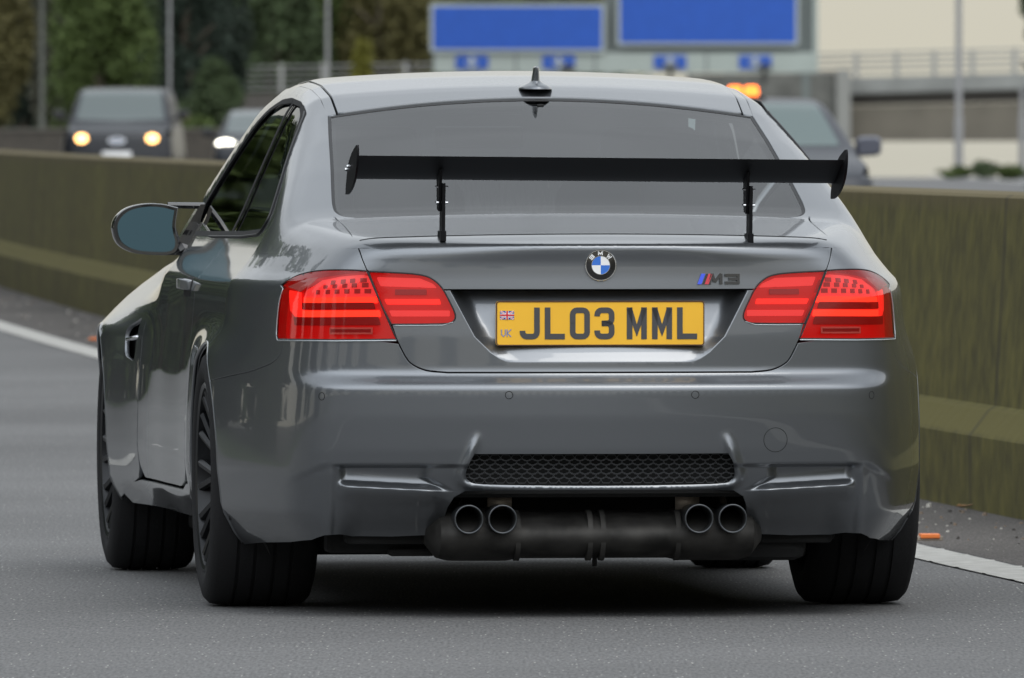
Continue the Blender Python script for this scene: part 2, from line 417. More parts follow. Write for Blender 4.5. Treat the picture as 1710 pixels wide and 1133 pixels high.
side_t = tab([(.0, .70), (.14, .78), (.19, .830), (.26, .872), (.36, .884), (.48, .882), (.58, .876), (.68, .866), (.75, .861), (.80, .857), (.832, .848), (.852, .826), (.90, .787),
              (.94, .763), (1.0, .733), (1.10, .690), (1.19, .650), (1.25, .622), (1.32, .582), (1.42, .52)], .008)
top_t = tab([(-1.4, .86), (-1.06, .921), (-.97, .938), (-.93, .949), (-.905, .953), (-.43, 1.000), (-.36, 1.023), (-.10, 1.133), (.10, 1.208), (.32, 1.284), (.46, 1.325), (.7, 1.352),
             (1.0, 1.366), (1.3, 1.360), (1.55, 1.325), (1.8, 1.235), (2.45, .965), (2.6, .945), (3.1, .885), (3.5, .77), (3.8, .6)], .018, n=4000)
crown_t = tab([(-1.2, .045), (-.6, .04), (-.4, .035), (.3, .10), (.8, .075), (1.5, .08), (2.4, .10), (3.4, .14)], .08)
rear_t = tab([(.0, -.80), (.12, -.90), (.18, -.975), (.24, -1.005), (.30, -1.028), (.36, -1.048), (.42, -1.059), (.50, -1.067), (.56, -1.069), (.577, -1.069), (.590, -1.052), (.606, -1.032),
              (.62, -1.030), (.70, -1.029), (.80, -1.024), (.815, -1.023), (.85, -1.020), (.885, -1.019), (.92, -1.026), (.95, -1.036), (1.1, -1.10)], .0065, n=3000)
front_t = tab([(0, 3.35), (.2, 3.50), (.5, 3.56), (.7, 3.52), (.85, 3.40), (1.0, 3.2)], .03)
def taper_h(y):
    b = np.clip(-.20-y, 0, 2)/.6; f = np.clip(y-2.9, 0, 2)/.6
    return -.112*b**1.7-.14*f**1.8
def flare_h(y, z):
    lr = sst((.745-z)/.13); lf = sst((.755-z)/.10)
    return lr*.040*np.exp(-((y)/.40)**2)+lf*.080*np.exp(-((y-2.66)/.52)**2)-.072*sst((y-1.7)/.7)*sst((z-.72)/.11)*sst((1.02-z)/.08)+.006*sst((y-.9)/.6)*sst((.84-z)/.1)
LIPC = spl([(.303, .470), (.318, .432), (.336, .385), (.347, .358), (.338, .337), (.300, .328), (.15, .324), (0, .323)], 4)
ZD = [.628, .6365, .645, .66, .69, .73, .82]; DD = [0, .0, .0045, .012, .024, .038, .064]
XZ = [.60, .637, .645, .66, .70, .815]; XE = [.20, .232, .250, .272, .312, .372]
def extra_h(a, z, x):
    # number plate recess in the boot lid: its floor leans back so that it faces the sky
    d = (z < .8155)*np.interp(z, ZD, DD)*eout((np.interp(z, XZ, XE)-a)/.050)
    # channel and winglet slots low in the bumper
    ch = sst((.386-z)/.012)*sst((.668-a)/.022)
    d = d+.014*ch+.085*sst((.325-z)/.14)*sst((.672-a)/.10)*sst((a-.33)/.05)
    zb = .318+(a-.385)*.050
    ml = .027*eout((z-zb+.002)/.046)
    d = d-.014*sst((z-zb+.045)/.040)*sst((zb+.014-z)/.014)*sst((.654-a)/.03)*sst((a-.38)/.05)
    sl = sst((.386-z)/.012)*sst((.652-a)/.030)*sst((a-.352-np.clip(z-zb, 0, .030)*2.1)/.036)
    d = d+ml*sl
    # lip and fins round the grille
    dd, par = segd(a, z, LIPC)
    amp = .016*sst(par/.25)
    d = d-amp*np.exp(-(dd/.0115)**2)
    # upper crease of the bumper corner running to the arch
    cc = .392-np.clip(a-.66, 0, 1)**1.6*1.9
    d = d+.007*sst((cc-z)/.022)*sst((a-.655)/.03)
    return d
SK = Skin(side_t, top_t, crown_t, rear_t, front_t, taper_h, flare_h, extra=extra_h, ktop=(.030, .10), xk=(.10, .66))

def px3(pts, sk=SK):
    """photo pixels on the tail -> points on the skin, in the car's own frame"""
    out = []
    for (px, py) in pts:
        d = np.array([(px-855)/FPX, 1, -(py-HOR)/FPX]); o = np.array([0, 0, EYE])
        ts = np.linspace(32.3, 37.5, 520); W_ = o+d*ts[:, None]
        r = W_[:, :2]-np.array([.107, 34]); L_ = np.stack([r@rgt, r@fwd, W_[:, 2]], 1)
        f = sk.F(*L_.T); i = int(np.argmax(f < 0)) if (f < 0).any() else int(np.argmin(f))
        if (f < 0).any() and i > 0:
            a, b = ts[i-1], ts[i]
            for _ in range(20):
                m = (a+b)/2; w = o+d*m; rr = w[:2]-np.array([.107, 34]); v = sk.F(np.array([rr@rgt]), np.array([rr@fwd]), np.array([w[2]]))[0]
                if v < 0: b = m
                else: a = m
            w = o+d*b
        else: w = o+d*ts[i]
        rr = w[:2]-np.array([.107, 34]); out.append((rr@rgt, rr@fwd, w[2]))
    return np.array(out)
def pu(pts):                                # pixels on the left half -> R-domain coordinates (mirrored to the right half)
    P = px3(pts); P[:, 0] = np.abs(P[:, 0]); return [tuple(q) for q in SK.Rinv(P)]

ZS = .90                                    # height where flank panels hand over to the roof and shoulder panels
# lamp outlines (traced), in R coordinates, right-hand half
DIAG = pu([(590.6, 400), (601, 426), (612.5, 453), (637, 510), (662, 567), (677, 596), (688.5, 609), (712, 619), (747, 622.5)])
LO_TOP = pu([(612.5, 453), (590, 451.5), (560, 451), (536, 452), (516, 455), (498, 460), (482, 468), (470, 476.5)])
zt = LO_TOP[-1][1]
UO = SK.yu(-.70)-.032                       # outer edge of the lamp, round the corner
out_edge = [(UO-.022, zt-.006), (UO-.004, .785), (UO+.003, .755), (UO+.004, .725), (UO-.002, .702), (UO-.020, .690)]
LO_BOT = [(q[0], q[1]) for q in pu([(520, 567.5), (560, 568), (620, 567.5), (662, 567)])]
LAMP_O = [tuple(p) for p in spl(LO_TOP, 3)]+[tuple(p) for p in spl(out_edge, 4)]+LO_BOT+[tuple(p) for p in DIAG[3:4]]
LI = pu([(615.4, 454), (650, 455.5), (685.6, 457.6), (706, 460.5), (719, 465), (732, 474.6), (741, 486), (748, 499), (756, 515), (760, 526), (759, 534), (752, 539.5), (738, 541), (700, 541.6), (653.5, 541.8), (637, 510)])
LAMP_I = [tuple(p) for p in spl(LI[:-2], 3)]+[LI[-2], LI[-1]]

# ---- boot lid: rear face in R, deck in T
lid_low = [tuple(p) for p in spl(DIAG[4:], 4)]
rf = [p for p in lid_low]                                           # from lamp foot to bottom
topz = .918
dl_top = [tuple(np.array(DIAG[0])*(1-t)+np.array(DIAG[2])*t) for t in (0, .5, 1)]
def lidx(z):                                # lid side edge between lip and lamp
    a = np.array(DIAG[:3]); o_ = np.argsort(a[:, 1]); return float(np.interp(z, a[o_, 1], a[o_, 0]))
edge_r = [(lidx(z), z) for z in (topz, .89, .865)]
LIr = LI[:-2]
# right-hand outline, bottom middle -> side -> top middle, then mirrored
halfo = [(0, DIAG[-1][1])]+[DIAG[-1]]+lid_low[::-1][1:]             # up to lamp foot (662,567)
foot = LI[-2]; halfo += [foot]
lampi_edge = [tuple(p) for p in spl(LI[:-2], 3)][::-1]              # from bottom inner round to top at (615,454)
halfo += lampi_edge+[edge_r[-1], edge_r[1], edge_r[0]]
ZR = .8155
def cut(poly, lo):                          # part of a half outline below / above the handle edge
    out = []
    for i, p in enumerate(poly):
        q = poly[(i+1) % len(poly)]
        if (p[1] < ZR) == lo: out.append(tuple(p))
        if i < len(poly)-1 and (p[1] < ZR) != (q[1] < ZR):
            t = (ZR-p[1])/(q[1]-p[1]); out.append((p[0]+(q[0]-p[0])*t, ZR))
    return out
hlo = [(0, ZR)][:0]+cut(halfo, True); hup = cut(halfo, False)
full = hlo+[(0, ZR)]*0+[(-a, b) for a, b in hlo[::-1][:-1]]
fullu = hup+[(-a, b) for a, b in hup[::-1]]
lid = empty('boot_lid'); lid.parent = car
r1 = panel(SK, 'R', full, None, '', h=.016, gap=.0024, dense=[(-.40, .625, .40, .81, .0055)], raw=True, creases=[[(sg*(x+dx), z) for z, x in zip(XZ[1:-1]+[.812], XE[1:-1]+[.3705])] for sg in (-1, 1) for dx in (-.002, .003)]+[[(-.225, zz), (.225, zz)] for zz in (.6355, .6385)], flange=.012)
r1b = panel(SK, 'R', [(a, b+(.0024 if b > topz-.001 else 0)) for a, b in fullu], None, '', h=.012, gap=.0024, raw=True, flange=.012, nofl=lambda Q, P: Q[:, 1] > topz-.002)
def tpts(uz): P = SK.R(np.array(uz)); return [(p[0], p[1]) for p in P]
n_ = 40
lip = tpts([(lidx(topz)*(-1+2*i/n_), topz) for i in range(n_+1)])
# lid side seam over the shoulder: traced at left, mirrored
seam = px3([(590.6, 400), (582, 388), (570, 374), (561, 367), (557, 362), (561, 357)]); seam = [(abs(p[0]), p[1]) for p in seam]
seam = seam[:5]+[(.585, -.432)]
seaml = [(p[0]-.0055*min(1, k/3), p[1]) for k, p in enumerate(spl(seam, 3))]; seaml[-1] = (seaml[-1][0], seaml[-1][1]-.004)
lidT = lip+seaml+[(-a, b) for a, b in seaml[::-1]]
r2 = panel(SK, 'T', lidT, None, '', h=.02, gap=.0, dense=[(-.62, -1.1, .62, -.88, .009)], creases=[[(-.585, -.872+.0), (-.3, -.895), (0, -.903), (.3, -.895), (.585, -.872)]], raw=True, flange=.012, nofl=lambda Q, P: P[:, 2] < topz+.004)
bpy.data.objects.remove(lid)
lid = joinraw('boot_lid', [r1, r1b, r2], M['paint'], car)
# fine crease line across the deck
mb = MB(); q = SK.T(np.array([(x, -.903+.088*x*x) for x in np.linspace(-.585, .585, 60)])); mb.tube([tuple(p) for p in q], .0016, 6)
mb.build('deck_seam', M['seal'], lid, True)

m_ = MB(); xs = np.linspace(-.372, .372, 41); P = SK.R(np.array([(x, .8168) for x in xs]))
V = [(p[0], p[1]+.001, .8163) for p in P]+[(p[0], p[1]+.068, .8175) for p in P]
m_.add(V, [(i, i+1, 41+i+1, 41+i) for i in range(40)]); m_.build('handle_underside', M['under'], lid)
# ---- rear bumper
LA = np.array(LIPC); LT_ = np.gradient(LA, axis=0); LT_ /= np.linalg.norm(LT_, axis=1, keepdims=True); LN = np.stack([-LT_[:, 1], LT_[:, 0]], 1)
LIPO = [[tuple(p) for p in (LA+LN*k)[3:-1]] for k in (-.016, -.009)]
arch_c, arch_r = .325, .345
def archp(y0, a0, a1, n=16, r=arch_r):
    return [(SK.yu(y0+r*math.cos(math.radians(a))), arch_c+r*math.sin(math.radians(a))) for a in np.linspace(a0, a1, n)]
bz = .600
low_arch = archp(0, 208, 133, 20)           # up the back edge of the wheel arch
lowpts = [(.395, .203), (.50, .198), (.60, .199), (.66, .205), (.72, .203), (.80, .190), (SK.yu(-.5), .174), low_arch[0]]
lowpts = [(a, b) for a, b in lowpts]
arch_top = low_arch[-1]
# seam from arch to lamp, then lamp bottom, then lid bottom
bseam = spl([arch_top, (SK.yu(-.40), .592), (SK.yu(-.60), .612), (UO-.05, .650), (UO-.075, .690)], 5)
hb = [(0, .318), (.20, .318), (.335, .315), (.360, .300), (.372, .275), (.380, .23)]+lowpts+low_arch[1:]+[tuple(p) for p in bseam[1:]]+LO_BOT+[DIAG[4]]+lid_low[1:]
hb = hb+[(0, DIAG[-1][1])]
fullb = hb+[(-a, b) for a, b in hb[::-1][1:-1]]
gr = spl([(.0, .333), (.15, .334), (.295, .337), (.325, .345), (.333, .358), (.327, .385), (.315, .408)], 4)
gr = [tuple(p) for p in gr]; grl = gr+[(-a, b) for a, b in gr[::-1][:-1]]
bump_obj = panel(SK, 'R', fullb, M['paint'], 'rear_bumper', car, h=.02, gap=.0024, holes=[grl],
    dense=[(-.34, .306, .34, .362, .005), (-.68, .310, -.34, .362, .0034), (.34, .310, .68, .362, .0034), (-.70, .362, .70, .396, .0040), (-.40, .396, .40, .48, .006), (-.95, .566, .95, .590, .0048), (-1.15, .590, 1.15, .640, .006), (-.70, .20, -.62, .306, .006), (.62, .20, .70, .306, .006), (-.98, .25, -.70, .42, .008), (.70, .25, .98, .42, .008)], creases=[[(-.95, .577), (.95, .577)]]+[[(sg*a, .322+(a-.385)*.108+dz) for a in (.40, .41)] for sg in (-1, 1) for dz in ()]+[[(sg*p[0], p[1]) for p in SC_[::2]] for sg in (-1, 1) for SC_ in LIPO]+[[(sg*a, .23), (sg*a, .375)] for sg in (-1, 1) for a in (.650, .666)])
# hex mesh grille
mb = MB(); R_ = .0115
for j in range(8):
    for i in range(-26, 27):
        cx, cz = i*.0262+(.0131 if j % 2 else 0), .333+j*.0112
        hexp = [(cx+R_*1.16*math.cos(math.radians(a))*.98, cz+.0068*s_) for a, s_ in ((0, 0), (55, 1), (125, 1), (180, 0), (235, -1), (305, -1))]
        P = [(a, b) for a, b in hexp]
        yy = SK.R(np.array([(cx, .43)]))[0][1]+.030
        if pip(np.array([(cx, cz)]), np.array([(a*1.02, b) for a, b in grl]))[0]: mb.tube([(a, yy, b) for a, b in P], .0011, 5, closed=True)
g_ = mb.build('grille', mat('grille mesh', (.035, .037, .04), .35), car)
mb = MB(); mb.box((0, -.98, .37), (.74, .01, .12)); mb.build('grille_backing', M['under'], car)
# parking sensors and towing-eye cover
def ring_on(u, z, r, tr, name, parent, matl, n=28):
    q = SK.R(np.array([(u+r*math.cos(t), z+r*math.sin(t)) for t in np.linspace(0, 2*math.pi, n, endpoint=False)]))
    m_ = MB(); m_.tube([tuple(p) for p in q], tr, 5, closed=True); return m_.build(name, matl, parent, True)
for u, z in ((-.232, .556), (.232, .556), (-.70, .552), (.70, .552)): ring_on(u, z, .0092, .0009, 'parking_sensor', bump_obj, M['under'])
ring_on(.437, .443, .030, .0008, 'towing_eye_cover', bump_obj, M['under'], 40)

# ---- quarter panels, doors, wings, roof: the rest of the shell
UD = SK.yu(.72); UF = SK.yu(1.98); UN = SK.yu(2.95)
raws = []
def both(**k):
    return [panel(raw=True, mirror=False, material=None, name='', sk=SK, **k), panel(raw=True, mirror=True, material=None, name='', sk=SK, **k)]
lamp_top_edge = [tuple(p) for p in spl(LO_TOP, 3)]; lamp_out = [tuple(p) for p in spl(out_edge, 4)]
qlow = [edge_r[0], edge_r[1], edge_r[2]]+lamp_top_edge+lamp_out+[tuple(bseam[-1])]+[tuple(p) for p in bseam[::-1][1:]]
qlow += archp(0, 133, -12, 30)[1:]+[(SK.yu(.45), .20), (SK.yu(.70), .195)]
qlow += [(SK.yu(.70), .285), (UD, .33), (UD, ZS), (SK.yu(.3), ZS), (SK.yu(-.2), ZS), (SK.yu(-.6), ZS)]
qlow = [(a, b+(.0012 if b >= ZS-.0005 else 0)) for a, b in qlow]
qlow += [(u, .0012+ZS+(topz-ZS)*t) for u, t in zip(np.linspace(SK.yu(-.7)-.05, lidx(topz), 16)[:-1], np.linspace(0, 1, 16))]
raws += both(dom='R', outline=qlow, h=.02, gap=.0012, flange=.012, nofl=lambda Q, P: (Q[:, 1] > ZS-.003) & (np.abs(Q[:, 0]) > lidx(topz)+.004), dense=[(lidx(.9)-.02, .85, SK.yu(-.5), .92, .012)])
# shoulder, C-pillar and roof rail from the split line inwards
def tcurve(y0, y1, z=ZS, n=30): return [(p[0], p[1]) for p in SK.R(np.array([(SK.yu(y), z) for y in np.linspace(y0, y1, n)]))]
corner = [(p[0], p[1]) for p in SK.R(np.array([(u, ZS+(topz-ZS)*t) for u, t in zip(np.linspace(lidx(topz), SK.yu(-.7)-.05, 20), np.linspace(1, 0, 20))]))]
DLO = [(2.04, .925), (1.86, 1.035), (1.62, 1.155), (1.38, 1.243), (1.1, 1.285), (.78, 1.294), (.52, 1.284), (.39, 1.258), (.27, 1.208), (.14, 1.145), (.015, 1.080), (-.075, 1.020), (-.105, .985), (-.08, .958), (-.02, .945)]
DLOc = [tuple(p) for p in spl(DLO, 4)]+[(.4, .936), (1.2, .930)]
def dlo_xy(pts): return [(p[0], p[1]) for p in SK.R(np.array([(SK.yu(a), b) for a, b in pts]))]
dl = dlo_xy(DLOc)
back = dlo_xy([tuple(p) for p in spl(DLO[5:], 4)])                  # roof edge of the opening back to its rear foot
RWT, RWB = (.552, .292), (.600, -.418)      # rear window corners (x, y)
rw_side = [(.552, .300), (.567, .12), (.582, -.08), (.596, -.25), (.601, -.33), (.597, -.378), (.580, -.412), (.550, -.428)]
rws = [tuple(p) for p in spl(rw_side, 4)]
seamc = [tuple(p) for p in spl(seam, 3)]
quarter_T = corner+tcurve(-.72, .72)[1:]+dlo_xy([(.72, .934), (.4, .936)])+back[::-1]+[(.572, .80), (.560, .80), (.556, .42)]+rws+[(.585, -.43)]+seamc[::-1][1:-1]
raws += both(dom='T', outline=quarter_T, h=.02, gap=.0, flange=.012, nofl=lambda Q, P: (P[:, 2] < ZS+.003) | ((P[:, 2] < topz+.003) & (P[:, 1] < -.72)), dense=[(.5, -1.1, .9, -.75, .012)])
# roof rail ahead of that, A-pillar
apil = dlo_xy([tuple(p) for p in spl(DLO[:6], 4)])[::-1]            # from y .78 forward to 2.04
ws = [(.57, 1.62), (.60, 1.9), (.66, 2.25), (.69, 2.42)]
rail = [(.572, .80)]+apil+dlo_xy([(2.15, ZS)])+[(.72, 2.45)]+ws[::-1]+[(.560, .80)]
raws += both(dom='T', outline=rail, h=.025, gap=0, flange=.010)
# sill
sill = [(SK.yu(.702), .195), (SK.yu(2.30), .195), (SK.yu(2.38), .24), (SK.yu(2.0), .268), (SK.yu(.9), .272), (SK.yu(.78), .29), (SK.yu(.702), .292)]
raws += both(dom='R', outline=sill, h=.03, gap=.002, flange=.01)
# front wings and nose
uf = SK.yu(2.76)
nose = [(SK.yu(1.985), .30), (SK.yu(2.02), .272)]+[(SK.yu(2.76+.350*math.cos(math.radians(a))), .325+.350*math.sin(math.radians(a))) for a in np.linspace(200, -20, 30)]
umax = SK.S1+SK.RC*math.pi/2+SK.L
nose += [(SK.yu(3.2), .18), (umax-.002, .16), (umax-.002, .80), (SK.S1+.2, .80), (SK.yu(2.9), .82), (SK.yu(2.5), .86), (SK.yu(2.1), ZS), (SK.yu(1.985), ZS)]
vent = rnd([(SK.yu(2.08), .585), (SK.yu(2.22), .600), (SK.yu(2.24), .675), (SK.yu(2.07), .705)], .03)
raws += both(dom='R', outline=nose, h=.04, gap=.002, flange=.012, holes=[vent])
body = joinraw('body', raws, M['paint'], car)
# bonnet
sp = SK.split_curve(ZS, SK.yu(2.1), SK.yu(2.1)+.001, 2)
bon = [(p[0], p[1]) for p in SK.R(np.array([(SK.yu(2.1), ZS), (SK.yu(2.5), .86), (SK.yu(2.9), .82), (SK.S1+.2, .80), (SK.S1+.45, .80), (umax-.002, .80)]))]
bon = [(x, y) for x, y in bon]; bonf = bon+[(-x, y) for x, y in bon[::-1]]+[(-.72, 2.42), (0, 2.50), (.72, 2.42)]
panel(SK, 'T', bonf, M['paint'], 'bonnet', car, h=.05, gap=.002)
# roof skin and drip strips
roof = [(-.524, .312), (-.3, .345), (0, .362), (.3, .345), (.524, .312), (.530, .8), (.533, 1.3), (.535, 1.58), (0, 1.66), (-.535, 1.58), (-.533, 1.3), (-.530, .8)]
rr_ = [tuple(p) for p in spl([(-.524, .312), (-.27, .348), (0, .362), (.27, .348), (.524, .312)], 6)]
roof = rr_+[(.530, .8), (.533, 1.3), (.535, 1.58), (0, 1.66), (-.535, 1.58), (-.533, 1.3), (-.530, .8)]
panel(SK, 'T', roof, M['paint'], 'roof', car, h=.04, gap=.0015, flange=.012)
for sgn in (0, 1):
    panel(SK, 'T', [(.5285, .310), (.553, .305), (.557, .8), (.565, 1.58), (.54, 1.58), (.536, 1.3), (.533, .8)], M['paint'], 'roof_strip', car, h=.03, gap=.001, off=-.0025, mirror=bool(sgn), flange=.008)

# inner shell: dark metal behind every shut line
sh = [(0, .22), (.30, .31), (.62, .31), (SK.yu(-.55), .30)]+archp(0, 215, -35, 24, .365)+[(SK.yu(.6), .20), (SK.yu(2.1), .20)]+[(SK.yu(2.76+.37*math.cos(math.radians(a))), .325+.37*math.sin(math.radians(a))) for a in np.linspace(205, -25, 24)]+[(umax-.002, .20), (umax-.002, .82), (SK.yu(2.4), .86), (SK.yu(2.0), .89), (SK.yu(-.5), .89), (SK.S0-.2, .88), (.5, .88), (0, .88), (0, .84), (.41, .84), (.41, .61), (0, .61)]
sh[0] = (0, .45); sh[1] = (.34, .45); sh[2] = (.68, .44)
raws = both(dom='R', outline=sh, h=.05, gap=0, off=-.036, flange=0, dense=[(0, .60, .9, .84, .015)])
raws += both(dom='T', outline=[(0, -.97), (.3, -.95), (.5, -.88), (.60, -.80), (.70, -.62), (.72, -.5), (.70, -.30), (.63, -.05), (.585, .2), (.56, .42), (.60, .8), (.58, 1.2), (.56, 1.5), (.50, 1.5), (.50, .42), (.50, .37), (0, .40), (0, .33), (.535, .275), (.58, -.26), (.585, -.38), (.56, -.40), (0, -.40)], h=.04, gap=0, off=-.020, flange=0)
inner = joinraw('inner_shell', raws, M['under'], car)

# doors
for mir in (True, False):
    dr = [(UD-.0+.002, .33), (SK.yu(.80), .296), (SK.yu(.95), .277), (SK.yu(1.9), .275), (SK.yu(1.975), .31), (SK.yu(1.98), .6), (SK.yu(1.99), ZS), (UD+.002, ZS)]
    dr = rnd(dr, [.03, .03, .03, .02, .02, 0, 0, 0])
    dr = [(a, b+(.0018 if b > ZS-.001 else 0)) for a, b in dr]
    a1 = panel(SK, 'R', dr, None, '', h=.03, gap=.0018, mirror=mir, raw=True, nofl=lambda Q, P: Q[:, 1] > ZS-.002)
    dT = tcurve(.722, 2.0)+dlo_xy([(2.05, .918), (1.2, .928), (.722, .932)])
    a2 = panel(SK, 'T', dT, None, '', h=.03, gap=0, mirror=mir, raw=True, flange=.006, nofl=lambda Q, P: P[:, 2] < ZS+.003)
    door = joinraw('door', [a1, a2], M['paint'], car)
    sg = -1 if mir else 1
    # handle: bridge with a chrome face, over a dark cup
    P = SK.R(np.array([(SK.yu(y), .805) for y in (.86, .89, .95, 1.01, 1.04)])); N = SK.grad(P)
    offs = (.002, .018, .021, .018, .002)
    m_ = MB()
    for i in range(4):
        a = P[i]+N[i]*offs[i]; b = P[i+1]+N[i+1]*offs[i+1]
        V = []
        for p in (a, b):
            V += [(sg*(p[0]-.008), p[1], p[2]+.014), (sg*(p[0]+.008), p[1], p[2]+.012), (sg*(p[0]+.008), p[1], p[2]-.014), (sg*(p[0]-.008), p[1], p[2]-.014)]
        m_.add(V, [(0, 1, 5, 4), (1, 2, 6, 5), (2, 3, 7, 6), (3, 0, 4, 7), (0, 3, 2, 1), (4, 5, 6, 7)])
    m_.build('door_handle', M['paint'], door, angle=40, bevel=.003)
    cup = rnd([(SK.yu(.85), .775), (SK.yu(1.04), .775), (SK.yu(1.04), .825), (SK.yu(.85), .825)], .024)
    panel(SK, 'R', cup, M['under'], 'handle_cup', door, h=.02, gap=0, off=.0015, flange=.003, mirror=mir)
    # window glass and black frame
    dg = [tuple(p) for p in spl(DLO[:6], 4)]+[(.724, 1.293), (.719, .9345), (1.2, .930)]
    qg = [(.716, 1.292)]+[tuple(p) for p in spl(DLO[6:], 4)]+[(.4, .936), (.716, .9345)]
    toR = lambda L_: [(SK.yu(a), b) for a, b in L_]
    panel(SK, 'R', inset(toR(dg), .010), M['sglass'], 'door_window', car, h=.04, gap=0, off=-.006, flange=0, mirror=mir)
    panel(SK, 'R', inset(toR(qg), .012), M['sglass'], 'quarter_window', car, h=.04, gap=0, off=-.006, flange=0, mirror=mir)
    for nm, L_ in (('window_frame', dg), ('window_frame', qg)):
        o_ = toR(L_); panel(SK, 'R', o_, M['under'], nm, car, h=.03, gap=0, off=.001, flange=.003, holes=[inset(o_, .013)], mirror=mir, maxedge=.02)
    # bright strip round the side glazing
    q = SK.R(np.array(toR([tuple(p) for p in spl(DLO[7:], 4)]+[(.4, .936), (1.2, .930), (2.0, .925)]))); q[:, 0] *= sg
    m_ = MB(); m_.tube([(p[0]+sg*.003, p[1], p[2]) for p in q], .0028, 6); m_.build('window_strip', M['black'], car, True)
    # wing vent with its chrome bar
    panel(SK, 'R', inset(vent, -.01), M['under'], 'wing_vent', car, h=.03, gap=0, off=-.03, flange=0, mirror=mir)
    P = SK.R(np.array([(SK.yu(2.07), .650), (SK.yu(2.22), .642)])); m_ = MB()
    m_.tube([(sg*(P[0][0]-.002), P[0][1], P[0][2]), (sg*(P[1][0]-.004), P[1][1], P[1][2])], .006, 8); m_.build('vent_bar', M['chrome'], car, True)
    # arch lips
    for y0, r_, a0, a1 in ((0, .3455, 206, -10), (2.76, .3515, 200, -18)):
        q = SK.R(np.array([(SK.yu(y0+r_*math.cos(math.radians(a))), .325+r_*math.sin(math.radians(a))) for a in np.linspace(a0, a1, 50)])); q[:, 0] *= sg
        m_ = MB(); m_.tube([(p[0]-sg*.004, p[1], p[2]) for p in q], .0055, 8); m_.build('arch_lip', M['paint'], car, True)
        m_ = MB(); V = []; n = 28                                   # wheel-arch liner
        for x in (.52, .865):
            for a in np.linspace(-15, 195, n): V.append((sg*x, y0+.375*math.cos(math.radians(a)), .325+.372*math.sin(math.radians(a))))
        m_.add(V, [(i, i+1, n+i+1, n+i) for i in range(n-1)])
        m_.build('arch_liner', M['under'], car, True)

# rear window, seal, windscreen
rwt = [tuple(p) for p in spl([(-.552, .300), (-.27, .336), (0, .350), (.27, .336), (.552, .300)], 6)]
rwb = [tuple(p) for p in spl([(.550, -.428), (.3, -.440), (0, -.446), (-.3, -.440), (-.550, -.428)], 5)]
RW = rwt+rws[1:-1]+rwb+[(-a, b) for a, b in rws[::-1][1:-1]]
panel(SK, 'T', RW, M['seal'], 'window_seal', car, h=.03, gap=0.001, holes=[inset(RW, .0095)], off=-.003, flange=.010, maxedge=.02)
rw = panel(SK, 'T', inset(RW, .008), M['glass'], 'rear_window', car, h=.03, gap=0, off=-.0045, flange=0)
WS = [(-.545, 1.60), (0, 1.675), (.545, 1.60), (.585, 1.9), (.645, 2.22), (.68, 2.40), (0, 2.49), (-.68, 2.40), (-.645, 2.22), (-.585, 1.9)]
panel(SK, 'T', WS, M['glass'], 'windscreen', car, h=.06, gap=.002, off=-.002, flange=.003)

